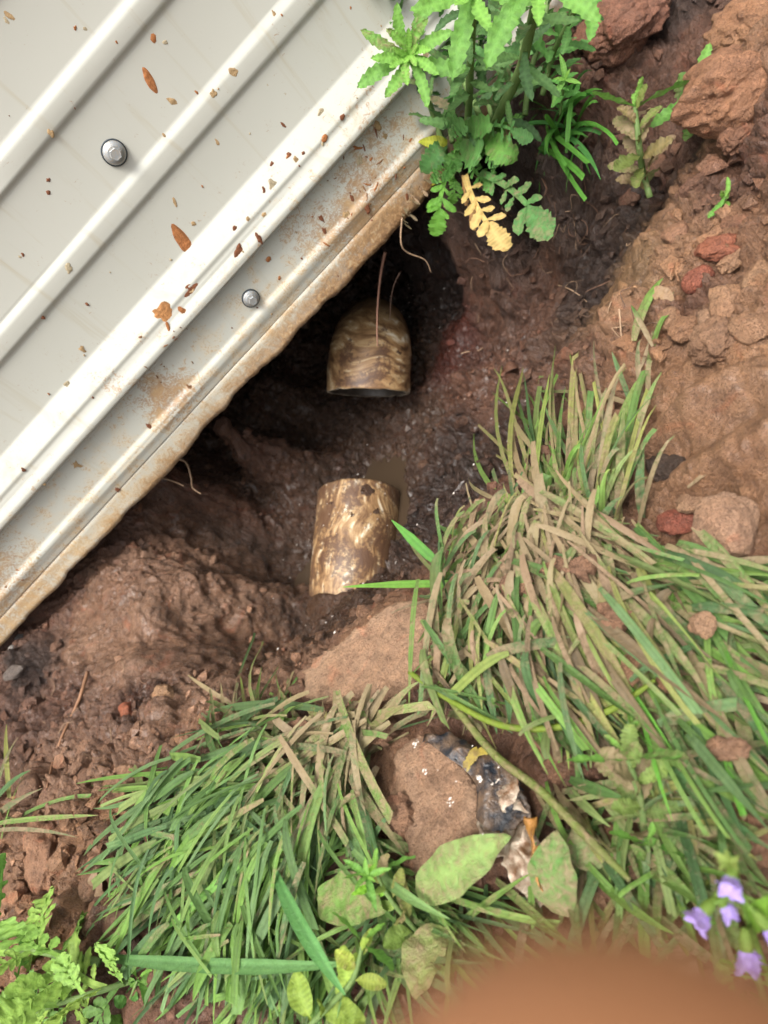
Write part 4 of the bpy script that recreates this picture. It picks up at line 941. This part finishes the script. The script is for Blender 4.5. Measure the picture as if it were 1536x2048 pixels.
def pol(x, y, ang, L): return x + L * math.cos(math.radians(ang)), y + L * math.sin(math.radians(ang))
gs = random.gauss
def disc(cx_, cy_, rx, ry, rot=0.0):
    q = math.sqrt(random.random()); a = R(0, 2 * math.pi); x, y = q * rx * math.cos(a), q * ry * math.sin(a); c, s = math.cos(rot), math.sin(rot)
    return cx_ + x * c - y * s, cy_ + x * s + y * c
def field(mx, my, ox, oy, sig, tangle, L):
    ang = math.degrees(math.atan2(my - oy, mx - ox)) + gs(0, sig)
    if random.random() < tangle: ang += gs(0, 55); L *= .75
    rx, ry = pol(mx, my, ang + 180, L * .55); tx, ty = pol(mx, my, ang, L * .45); return rx, ry, tx, ty
def genA(i, u):
    ly = R(.001, .032); mx, my = disc(540, 1690, 320, 235, -.75)
    if my < 1430 or mx < 180: return None
    x, y, tx, ty = field(mx, my, 760, 1470, 15, .2, R(110, 300))
    mud = 1.05 - max(0, min(.85, math.hypot(mx - 700, my - 1500) / 330)) + gs(0, .2)
    return x, y, tx, ty, .004 + ly * .8, ly * .75, R(.003, .014), gs(0, .07), mud, GB
clump('grass_clump', 'thick combed clump of green grass at lower left below the pit', 'grass', 580, genA, (1.6, 4.6), 90, 11)
def genA1(i, u):
    ly = R(.004, .030)
    if u < .6: x, y = gs(520, 110), gs(1620, 90); ang = gs(172 - (y - 1590) * .16, 14); L = R(170, 340)
    else: x, y = gs(560, 90), gs(1780, 70); ang = gs(150, 20); L = R(150, 300)
    tx, ty = pol(x, y, ang, L)
    if tx < 130 or ty < 1520: return None
    return x, y, tx, ty, .004 + ly * .6, ly * .6, R(.002, .012), gs(0, .08), R(-.1, .6), GB + [(.16, .34, .07)]
clump('grass_tuft', 'loose long blades fringing the left side of the lower left grass', 'grass', 110, genA1, (2.2, 4.8), 40, 31)
def genB1(i, u):
    x, y = gs(1040, 60), gs(1130, 55); ang = gs(188, 24); L = R(90, 210); ly = R(.004, .04)
    if u > .5: x, y = gs(1000, 50), gs(1240, 60); ang = gs(150, 22); L = R(90, 190)
    tx, ty = pol(x, y, ang, L); return x, y, tx, ty, .006 + ly * .6, ly * .7, R(.002, .012), gs(0, .08), R(.2, .9), GB + YB
clump('grass_tuft', 'loose blunt blades of the right clump pointing left to the pit', 'grass', 70, genB1, (2.2, 4.6), 30, 32)
def genA2(i, u):
    x, y = gs(560, 55), gs(1475, 25); ang = gs(-95, 26); L = R(60, 180); tx, ty = pol(x, y, ang, L)
    return x, y, tx, ty, .001, R(.006, .03), .004, gs(0, .06), R(.5, 1.0), GB + YB
clump('grass_tuft', 'thin muddy upright grass tuft left of the mud slab', 'grass', 34, genA2, (2.0, 3.6), 14, 12)
def genA3(i, u):
    x, y = gs(690, 60), gs(1500, 30); ang = gs(-80, 30); L = R(80, 190); tx, ty = pol(x, y, ang, L)
    return x, y, tx, ty, .003, R(.012, .03), .008, gs(0, .1), R(.5, 1.0), GB + YB
clump('grass_tuft', 'muddy grass tuft growing against the foot of the mud slab', 'grass', 60, genA3, (2.6, 4.4), 12, 13)
def genB(i, u):
    ly = R(.002, .042); mx, my = disc(1120, 1270, 290, 220, .1)
    x, y, tx, ty = field(mx, my, 1150, 1070, 22, .3, R(90, 260))
    if tx < 860 and 1150 < ty < 1400: return None
    mud = .98 - min(.5, math.hypot(mx - 1150, my - 1150) / 520) + gs(0, .26)
    return x, y, tx, ty, .006 + ly * .9, ly * .7, R(.003, .014), gs(0, .06), mud, GB + YB[:2] + BR
clump('grass_clump', 'big trampled muddy clump of grass radiating from the pit rim', 'grass', 780, genB, (1.6, 4.6), 80, 14)
def genC(i, u):
    x, y = gs(1170, 55), gs(1050, 45); ang = gs(-92 + (x - 1190) * .10, 20); L = R(110, 320) * (1.0 if u < .7 else .6); tx, ty = pol(x, y, ang, L)
    return x, y, tx, ty, .006, R(.008, .045), .010, gs(0, .09), R(.25, .95), GB + YB[:2]
clump('grass_clump', 'upright green grass clump at the right rim of the pit', 'grass', 150, genC, (2.0, 4.0), 40, 15)
def genC2(i, u):
    x, y = gs(1290, 22), gs(800, 40); ang = gs(-75, 38); L = R(80, 230); tx, ty = pol(x, y, ang, L)
    return x, y, tx, ty, .003, R(.004, .03), .008, gs(0, .12), R(.3, .9), GB
clump('grass_tuft', 'sparse bent grass tuft beside the smeared clay slope', 'grass', 16, genC2, (2.6, 4.6), 10, 16)
def genD(i, u):
    ly = R(.001, .030); mx, my = disc(1430, 1360, 170, 260, .0)
    x, y, tx, ty = field(mx, my, 1180, 1130, 20, .2, R(120, 320))
    return x, y, tx, ty, .004 + ly * .7, ly * .8, R(.003, .014), gs(0, .07), R(.1, 1.0), GB + [(.13, .33, .045)]
clump('grass_clump', 'bright green grass clump sweeping to the right edge', 'grass', 320, genD, (1.6, 4.6), 50, 17)
def genE(i, u):
    ly = R(.001, .022)
    if u < .6: x, y = gs(640, 90), gs(1840, 60); ang = gs(118, 22); L = R(120, 300)
    else: x, y = gs(800, 120), gs(1800, 60); ang = gs(60, 40); L = R(100, 260)
    tx, ty = pol(x, y, ang, L)
    return x, y, tx, ty, .003, ly, R(.003, .012), gs(0, .08), R(.0, .6), GB
clump('grass_clump', 'green grass lying at the bottom edge below the broad leaves', 'grass', 380, genE, (1.6, 4.0), 20, 18)
def genF(i, u):
    x, y = R(-60, 40), R(1600, 1700); ang = gs(-45, 22); L = R(90, 240); tx, ty = pol(x, y, ang, L)
    return x, y, tx, ty, .002, R(.004, .02), .008, gs(0, .12), R(.1, .8), GB + YB
clump('grass_tuft', 'few grass blades entering at the left edge over mud', 'grass', 9, genF, (2.6, 4.4), 9, 19)
def genG(i, u):
    x, y = gs(1110, 22), gs(265, 22); ang = gs(-60, 65) if u < .75 else R(60, 130); L = R(50, 140); tx, ty = pol(x, y, ang, L)
    return x, y, tx, ty, .004, R(.005, .03), .014, gs(0, .1), R(-.1, .2), [(.10, .30, .05), (.08, .24, .06), (.12, .33, .05)]
clump('grass_tuft', 'fresh green grass tuft right of the tall weeds', 'grass', 40, genG, (2.4, 4.2), 18, 20)
def genH(i, u):
    x, y = R(1050, 1450), R(1560, 1800); ang = gs(60, 45); L = R(100, 260); tx, ty = pol(x, y, ang, L); ly = R(.002, .02)
    return x, y, tx, ty, .003, ly, R(.002, .01), gs(0, .08), R(.2, .9), GB + YB[:1]
clump('grass_clump', 'sparse muddy grass beneath the weeds at lower right', 'grass', 200, genH, (2.0, 4.0), 20, 21)
random.seed(99)
# single long blades and runners
def runner(name, label, pix, w, col, mud, flat=True):
    path = [P(x, y, h) for x, y, h in pix]; org = path[0].copy()
    if flat: v, f, tt, mm = blade_geo(path, w, .2, col, False, .3, 24, mud)
    else:
        v, f = tube(path, [w * .5] * (len(path) - 1) + [w * .25], 7, 6); tt = np.array(col); mm = mud
    o = obj(name, mesh_from(name, v - org, f, LEAF, True, tt, mm), None, org); return tag(o, label, 'grass' if flat else 'stem', 'single long blades and runners')
runner('long_grass', 'long pale blade lying across the bottom left grass', [(205,1915,.03),(400,1935,.034),(560,1940,.034),(720,1925,.03)], .0062, (.13, .27, .09), .2)
runner('long_grass', 'broad curved blade drooping over the bottom grass', [(550,1745,.035),(580,1830,.045),(640,1920,.045),(690,1990,.035)], .0062, (.12, .30, .09), .05)
runner('long_grass', 'green blade pointing left over the lower pipe', [(960,1170,.012),(880,1165,.016),(780,1168,.010),(685,1174,.002)], .0042, (.15, .32, .05), .3)
runner('long_grass', 'green blade leaning over the lower pipe from the right', [(880,1130,.004),(850,1105,.012),(815,1070,.016),(783,1040,.016)], .0058, (.12, .32, .06), .2)
runner('grass_runner', 'long yellow green creeping stem arching across the grass', [(820,1345,.03),(900,1400,.034),(1000,1450,.036),(1110,1455,.036),(1220,1420,.036),(1310,1360,.04)], .0028, (.22, .30, .04), .35, False)
runner('grass_runner', 'muddy bundle of stems running down right past the wrapper', [(880,1370,.03),(980,1500,.03),(1080,1580,.03),(1180,1680,.03),(1260,1760,.03)], .0036, (.20, .24, .06), .6, False)
runner('long_grass', 'long blade running down to the lower right corner', [(1300,1500,.03),(1380,1580,.034),(1460,1650,.034),(1545,1700,.03)], .0044, (.10, .22, .07), .5)
runner('long_grass', 'straight pale stalk crossing the lower middle leaves', [(705,1700,.03),(760,1760,.034),(830,1810,.034),(900,1838,.03)], .0040, (.18, .30, .10), .1)
runner('long_grass', 'thin faded blade lying on the smeared clay slope', [(1375,975,.03),(1430,930,.032),(1490,880,.036),(1540,845,.038)], .0022, (.20, .16, .07), .7)
runner('long_grass', 'muddy wide blade arching over the bright right grass', [(1180,1130,.045),(1280,1230,.05),(1360,1290,.045),(1420,1400,.035)], .0042, (.14, .24, .06), .7)

# broad muddy leaves in the lower middle
def broad(label, b, t, w, col, mud, kind='plain', hb=.02, ht=.03, arch=.15, fold=.1, n=34, curl=.0):
    B = P(b[0], b[1], hb); Tt = P(t[0], t[1], ht); v, f, tt = leaf_geo(B, Tt, UPV + unit(CAMP - B) * .6, w, kind, arch, fold, curl, col, n, random.randrange(99))
    o = obj('fallen_leaf', mesh_from('fallen_leaf', v - B, f, LEAF, True, tt, mud), None, B); return tag(o, label, 'leaf', 'broad leaves lying in the grass')
broad('broad hairy green leaf with brown stains leaning over the mud cake', (835, 1790), (1020, 1672), .022, (.25, .36, .11), .55, hb=.026, ht=.036, arch=.1)
broad('drooping lower lobe of green leaf below the mud cake', (930, 1730), (880, 1800), .016, (.22, .33, .10), .5, hb=.03, ht=.022)
broad('broad stained green leaf with a dark tear in the left grass', (635, 1800), (770, 1820), .024, (.16, .28, .06), .62, hb=.03, ht=.032, arch=.05)
broad('upright oval green leaf coated with mud right of the wrapper', (1120, 1830), (1115, 1660), .021, (.12, .28, .06), .7, hb=.02, ht=.03)
broad('long mottled olive leaf by the fingertip', (880, 1850), (830, 2000), .020, (.24, .30, .09), .65, hb=.02, ht=.03)
broad('muddy brown dead leaf in the right weeds', (1330, 1860), (1400, 2000), .018, (.26, .13, .07), 1.0, hb=.01, ht=.02)
broad('tan dead leaf standing beside the lower left grass', (205, 1810), (190, 1735), .013, (.32, .20, .12), 1.0, hb=.004, ht=.02)
broad('small curled tan dead leaf left of the grass', (215, 1770), (250, 1725), .012, (.34, .22, .13), 1.0, hb=.004, ht=.016)
broad('pale dead leaf among clods above the left grass', (300, 1615), (355, 1580), .012, (.36, .23, .13), 1.0, hb=.01, ht=.018)
broad('second pale dead leaf touching the first above the left grass', (350, 1615), (385, 1590), .010, (.36, .24, .14), 1.0, hb=.01, ht=.018)
broad('curled tan dead leaf on the right clay bank', (1345, 610), (1300, 575), .010, (.40, .25, .14), .8, hb=.014, ht=.02)
broad('round green leaf with mud under the black film', (1195, 1740), (1150, 1650), .016, (.13, .27, .07), .75, hb=.014, ht=.02)
broad('brown muddy leaf at the bottom right between stems', (1290, 1800), (1330, 1920), .016, (.30, .17, .09), 1.0, hb=.012, ht=.02)

# small weeds
def small_weed(label, pts, nl, Lr, wr_, col, mud, kind='toothed', rad=.0012, top=4, name='small_weed', group='small weeds', t0=.1):
    return weed(label, [P(*p) for p in pts], [rad, rad, rad * .9, rad * .7][:len(pts)] if len(pts) <= 4 else [rad] * len(pts), nl, Lr, wr_, col, mud, top, kind, group, name, t0)
small_weed('mud-coated withered weed on the upper right pit rim', [(1300,395,.006),(1285,340,.02),(1278,290,.04),(1270,215,.055)], 16, (.022, .036), (.35, .5), [(.16, .20, .05), (.22, .17, .07)], .62, rad=.0020)
small_weed('small muddy weed with green heart at the upper right', [(1380,260,.0),(1382,235,.012),(1388,205,.022),(1392,190,.028)], 11, (.022, .034), (.35, .5), [(.12, .22, .05), (.20, .17, .06)], .6)
small_weed('tiny green shoot on the upper right bank', [(1432,430,.012),(1438,415,.018),(1450,395,.026)], 5, (.008, .016), (.25, .4), [(.16, .30, .05)], .5, rad=.0008, top=2)
small_weed('bright lime seedling standing over the stained leaf', [(752,1830,.01),(745,1800,.026),(738,1770,.042),(735,1755,.05)], 4, (.010, .014), (.4, .5), [(.24, .50, .05)], -.2, 'plain', .0009, 7)
small_weed('smooth-leaved pale weed in the grass right of the tall weeds', [(1120,230,.02),(1125,190,.035),(1130,160,.05)], 9, (.012, .020), (.35, .45), [(.14, .36, .08), (.11, .30, .07)], -.2, 'plain', .0010, 5)
small_weed('ragged lobed weed at the bottom left corner', [(200,1925,.02),(130,1912,.03),(60,1900,.036),(-20,1910,.04)], 9, (.040, .058), (.65, .85), [(.28, .44, .09), (.22, .38, .08)], .15, 'lobed', .0022, 3)
small_weed('second ragged weed along the bottom left edge', [(270,1960,.012),(190,1985,.026),(110,2010,.032),(20,2040,.034)], 14, (.030, .046), (.6, .8), [(.22, .36, .08), (.27, .40, .08), (.15, .28, .07)], .2, 'lobed', .0016, 3)
small_weed('yellow green leafy sprig at the bottom by the fingertip', [(610,2060,.02),(660,2010,.028),(705,1960,.036),(725,1890,.04)], 10, (.014, .022), (.35, .5), [(.34, .40, .07), (.26, .36, .06)], .3, 'petiole', .0012, 3)
small_weed('small yellowing sprig right of the lime seedling', [(850,1880,.012),(810,1835,.024),(775,1790,.034),(755,1750,.04)], 8, (.012, .020), (.35, .5), [(.22, .32, .07), (.28, .30, .08)], .5, 'petiole', .0010, 3)
small_weed('muddy leafy weed amid the right grass', [(1290,1700,.01),(1285,1620,.024),(1270,1560,.034),(1255,1520,.04)], 14, (.014, .026), (.38, .55), [(.20, .28, .07), (.16, .24, .06)], .75, 'toothed', .0014, 5)
small_weed('low green weed near the bottom right stems', [(1300,1780,.006),(1298,1730,.014),(1296,1690,.02)], 7, (.012, .020), (.25, .35), [(.13, .30, .05)], .4, 'petiole', .0010, 3)
small_weed('pale weed in the lower right corner', [(1545,2060,.0),(1530,2000,.02),(1515,1950,.03)], 8, (.018, .028), (.4, .55), [(.20, .30, .08)], .3, 'lobed', .0012, 3)
small_weed('tiny green sprouts under the bottom left weeds', [(250,2040,.004),(260,2000,.012),(275,1960,.018)], 9, (.010, .016), (.4, .6), [(.10, .24, .05), (.14, .28, .05)], .2, 'petiole', .0008, 3)
small_weed('small dry sprig in front of the weeds at the wall foot', [(850,345,.016),(820,375,.018),(800,410,.012),(790,440,.004)], 10, (.006, .012), (.4, .6), [(.20, .15, .09), (.14, .11, .06)], .7, 'lobed', .0010, 2)
small_weed('thin seed stalk at the right of the bottom weeds', [(1450,1600,.012),(1440,1670,.018),(1425,1750,.02),(1420,1800,.018)], 16, (.004, .007), (.4, .6), [(.26, .32, .06)], .2, 'plain', .0007, 3)

# purple toadflax
fo = P(1545, 1990, .0); fl = thing('purple_flower', 'pale purple toadflax flowers on a thin green stalk at the right edge', 'flower', fo)
PET = plain('lilac_petal', (.36, .25, .64), .5, 0, .4, 500, .0003, .7, (.52, .41, .76))
main = [P(1560, 1990, .0), P(1530, 1930, .03), P(1500, 1850, .055), P(1482, 1790, .068), P(1468, 1730, .08)]
stem(fl, fo, main, [.0010, .0010, .0009, .0008, .0006], (.20, .34, .06))
def flower(at, down, s):
    f_ = bpy.data.objects.new('flower_head', None); f_.location = at - fo; f_.rotation_euler = Vector(down).to_track_quat('Z', 'Y').to_euler(); link(f_, fl)
    for (ang, L, w, lift) in ((-.5, 1.0, .75, .35), (.5, 1.0, .75, .35), (2.5, 1.15, .8, .2), (3.14, 1.25, .85, .1), (3.78, 1.15, .8, .2)):
        d = np.array([math.sin(ang), math.cos(ang), 0]); tip = d * L * s * .62 + np.array([0, 0, s * (.55 + lift)])
        v, fc, _ = leaf_geo(np.array([0, 0, s * .1]), tip, np.array([0, 0, 1.]) - d, s * w * .8, 'plain', .18, .25, .2, (1, 1, 1), 10, int(ang * 10) % 50)
        obj('petal', mesh_from('petal', v, fc, PET), f_)
    v, fc = tube([(0, 0, -s * .35), (0, 0, 0), (0, 0, s * .3)], [s * .10, s * .22, s * .20], 8, 4); obj('calyx', mesh_from('calyx', v, fc, LEAF, True, np.array((.25, .38, .07)), -.2), f_)
for (x, y, h, sx, dx, dy) in ((1465,1742,.082,.0085,-.2,-.1),(1418,1812,.072,.0095,-.7,.2),(1440,1800,.07,.0070,.3,.2),(1492,1880,.062,.0100,0,.6),(1522,1838,.066,.0095,.5,.3),(1534,1812,.062,.0080,.6,0)):
    at = P(x, y, h); k = min(main[1:], key=lambda q: np.linalg.norm(q - at)); v, fc = tube([k, (k + at) / 2 + UPV * .002, at], [.0005, .0005, .0006], 6, 4)
    obj('flower_stalk', mesh_from('flower_stalk', np.array(v) - fo, fc, LEAF, True, np.array((.22, .36, .07)), -.2), fl)
    dn = MW @ unit(np.array([dx, dy + .3, -.25])); flower(at, dn, sx * .85)
for i in range(7):
    b = main[-1] + UPV * .001 * i; a = i * 2.4; leaf(fl, fo, b, b + np.array([math.cos(a), math.sin(a), 1.2]) * .003, UPV, .0022, name='bud', mud=-.2, kind='plain', col=(.35, .45, .12))
leaf(fl, fo, P(1500, 1850, .055), P(1545, 1790, .07), UPV, .007, mud=-.1, kind='plain', col=(.22, .42, .05))

# ------------------------------------------------------------------ roots, white crumbs
RT = (.20, .105, .065); RP = (.36, .24, .15)
def root(label, pix, w, col=RT, name='root'):
    pts = [P(x, y, h) if abs(h) < .3 else PD(x, y, h) for x, y, h in pix]; org = pts[0].copy()
    v, f = tube(pts, [w * (1 - .55 * i / (len(pts) - 1)) for i in range(len(pts))], 7, 6, jit=.12)
    return tag(obj(name, mesh_from(name, np.array(v) - org, f, ROOTM, True, np.array(col), 0), None, org), label, 'root', 'roots round the pit')
root('long reddish root hanging in front of the upper pipe', [(770,505,.64),(762,545,.655),(756,600,.67),(754,650,.675),(755,692,.68)], .0014, (.27, .14, .095))
root('thin forked rootlet right of the long hanging root', [(800,545,.66),(788,570,.67),(782,600,.68),(780,640,.69)], .0006, (.12, .07, .05))
root('pale bent root at the corner of the wall foot', [(804,435,.60),(802,485,.61),(815,505,.62),(850,520,.63),(862,545,.64)], .0008, RP)
def groot(label, pix, w, col=RT, lift=.001):
    pts = [hit(x, y) + np.array([0, 0, lift]) for x, y in pix]; org = pts[0].copy()
    v, f = tube(pts, [w * (1 - .5 * i / (len(pts) - 1)) for i in range(len(pts))], 7, 6, jit=.12)
    return tag(obj('root', mesh_from('root', np.array(v) - org, f, ROOTM, True, np.array(col), 0), None, org), label, 'root', 'roots round the pit')
groot('long tan root lying down the left mud slope', [(178,1345),(165,1390),(148,1430),(125,1480),(108,1530),(98,1575)], .0016, (.30, .16, .09), .0015)
groot('thin tan root on the right pit wall', [(1118,572),(1140,580),(1160,592),(1175,606)], .0008, RP)
groot('pale forked root on the dark right pit slope', [(910,712),(935,705),(958,702),(975,690)], .0007, RP)
groot('hairy pale root on the slope beside upright grass', [(1240,620),(1242,650),(1245,680),(1252,695)], .0007, RP)
root('pale curled root poking out under the left wall edge', [(352,918,-.012),(372,925,-.018),(382,955,-.026),(385,975,-.034),(402,988,-.042)], .0011, RP)
root('straight pale straw poking out under the left wall edge', [(320,955,-.010),(345,962,-.016),(368,972,-.022)], .0009, RP)
random.seed(5); mb = MB()
for i in range(170):
    if i < 110: x, y = gs(1040, 130), gs(430, 80)
    elif i < 140: x, y = gs(1150, 100), gs(620, 60)
    else: x, y = gs(150, 90), gs(1450, 100)
    p = hit(x, y); pts = [p]; d = unit(RNG.normal(size=3) * np.array([1, 1, .6]) + np.array([0, -.2, -.3]))
    for k in range(3):
        d = unit(d + RNG.normal(size=3) * .5); q = pts[-1] + d * R(.003, .009); q[2] = max(q[2], float(Hq(q[0], q[1])) + .0006); pts.append(q)
    w = R(.00015, .00038); v, f = tube(pts, [w, w, w * .8, w * .5], 5, 3, False); mb.add(v, f, np.array(random.choice([RT, RP, (.12, .07, .045)])))
tag(obj('root_hairs', mb.mesh('root_hairs', ROOTM)), 'fine hair roots in the cut soil of the pit', 'roots', None, 'stuff')
def crumb_geo(p, s):
    n = 7; v = []; 
    for k in range(n):
        a = 2 * math.pi * k / n; r = s * R(.45, 1.2); v.append(p + np.array([math.cos(a) * r, math.sin(a) * r * .7, R(0, .4) * s]))
    v.append(p + np.array([0, 0, s * .75])); v.append(p - np.array([0, 0, s * .2]))
    return v, [(k, (k + 1) % n, n) for k in range(n)] + [((k + 1) % n, k, n + 1) for k in range(n)]
mb = MB()
for i in range(190):
    m_ = random.random()
    if m_ < .45: x, y = gs(640, 110), gs(1130, 110)
    elif m_ < .62: x, y = gs(960, 60), gs(880, 110)
    elif m_ < .85: x, y = gs(840, 40), gs(610, 40)
    else: x, y = R(200, 1100), R(700, 1400)
    v, f = crumb_geo(hit(x, y) + np.array([0, 0, .0006]), R(.0005, .0018)); mb.add(v, f, (1, 1, 1))
for i in range(22):
    q, d = on_pipe(pl, random.randrange(1, 18), facing(pl, 6, R(-.9, .9)), .0006); w = pl[4].T @ q + pl[5]
    v, f = crumb_geo(w, R(.0005, .0012)); mb.add(v, f, (1, 1, 1))
tag(obj('white_crumbs', mb.mesh('white_crumbs', CRUMB)), 'tiny white crumbs sprinkled over the pit mud', 'crumbs', None, 'stuff')
for i, (x, y, s, lab) in enumerate([(832,1488,.0030,'white crumb at the top of the mud cake'),(852,1540,.0034,'white crumb cluster on the middle of the mud cake'),(958,1557,.0038,'largest white crumb on the black film'),(992,1565,.0034,'white crumb at the right end of the black film'),
    (900,1605,.0028,'white crumb low on the mud cake'),(966,1668,.0016,'tiny white crumb on the tip of the broad leaf'),(912,1563,.0016,'tiny white crumb on right half of mud cake'),(876,1540,.0014,'tiny tan white crumb beside the cluster'),(945,1492,.0013,'tiny white crumb near yellow stripe'),(997,1535,.0020,'white crumb on upper edge of black film')]):
    p = P(x, y, .0245 if y < 1660 else .04); v = []; f = []; n0 = 0
    for k in range(1 if s < .0022 else 5):
        vv, ff = crumb_geo(p + np.array([R(-1, 1), R(-1, 1), 0]) * s * .5 * (k > 0), s * R(.16, .38)); f += [tuple(q + n0 for q in g_) for g_ in ff]; v += vv; n0 += len(vv)
    tag(obj('white_crumb', mesh_from('white_crumb', np.array(v) - p, f, CRUMB, False), None, p), lab, 'crumb', 'white crumbs on the wrapper')

# ------------------------------------------------------------------ the photographer's hand beside the lens
SKIN = plain('skin', (.34, .150, .068), .5, 0, .4, 900, .0002, .25, (.40, .18, .08))
def camp(x, y, z): return CAMP + MW @ np.array([x, y, z])
hb = camp(.012, .125, -.03); hv = []; he = []; hr = []
def joint(p, r, par=None):
    hv.append(tuple(p - hb)); hr.append(r)
    if par is not None: he.append((par, len(hv) - 1))
    return len(hv) - 1
palm = joint(camp(.014, .135, -.035), .021); wrist = joint(camp(.016, .175, -.05), .023, palm); joint(camp(.018, .225, -.065), .025, wrist)
for k, (ox, chain) in enumerate([(0, [(.0095,.100,-.008,.0105),(.0085,.067,.010,.0098),(.0070,.036,.016,.0092),(.0056,.0173,.0150,.0080),(.0053,.0097,.0150,.0067)]),
     (1, [(.030,.106,-.014,.0105),(.031,.070,-.004,.0094),(.030,.046,-.014,.0086),(.029,.032,-.026,.0078)]),
     (2, [(.048,.110,-.022,.0100),(.050,.078,-.014,.0090),(.049,.056,-.024,.0083),(.047,.044,-.036,.0075)]),
     (3, [(.063,.118,-.030,.0090),(.066,.092,-.026,.0080),(.064,.074,-.034,.0073),(.062,.064,-.044,.0066)]),
     (4, [(-.012,.140,-.030,.0120),(-.030,.112,-.030,.0108),(-.040,.086,-.034,.0098),(-.042,.066,-.038,.0085)])]):
    par = palm
    for (x, y, z, r) in chain: par = joint(camp(x, y, z), r, par)
hm = bpy.data.meshes.new('hand'); hm.from_pydata(hv, he, []); hm.materials.append(SKIN)
hand = obj('hand', hm, None, hb); tag(hand, 'blurred tan fingertip reaching in at the bottom edge close to the lens', 'hand')
sm = hand.modifiers.new('skin', 'SKIN'); sm.use_smooth_shade = True
for i, sv in enumerate(hm.skin_vertices[0].data): sv.radius = (hr[i], hr[i]); sv.use_root = (i == 0)
ss = hand.modifiers.new('sub', 'SUBSURF'); ss.levels = 2; ss.render_levels = 2

SC.cycles.max_bounces = 6; SC.cycles.diffuse_bounces = 4; SC.cycles.transparent_max_bounces = 6
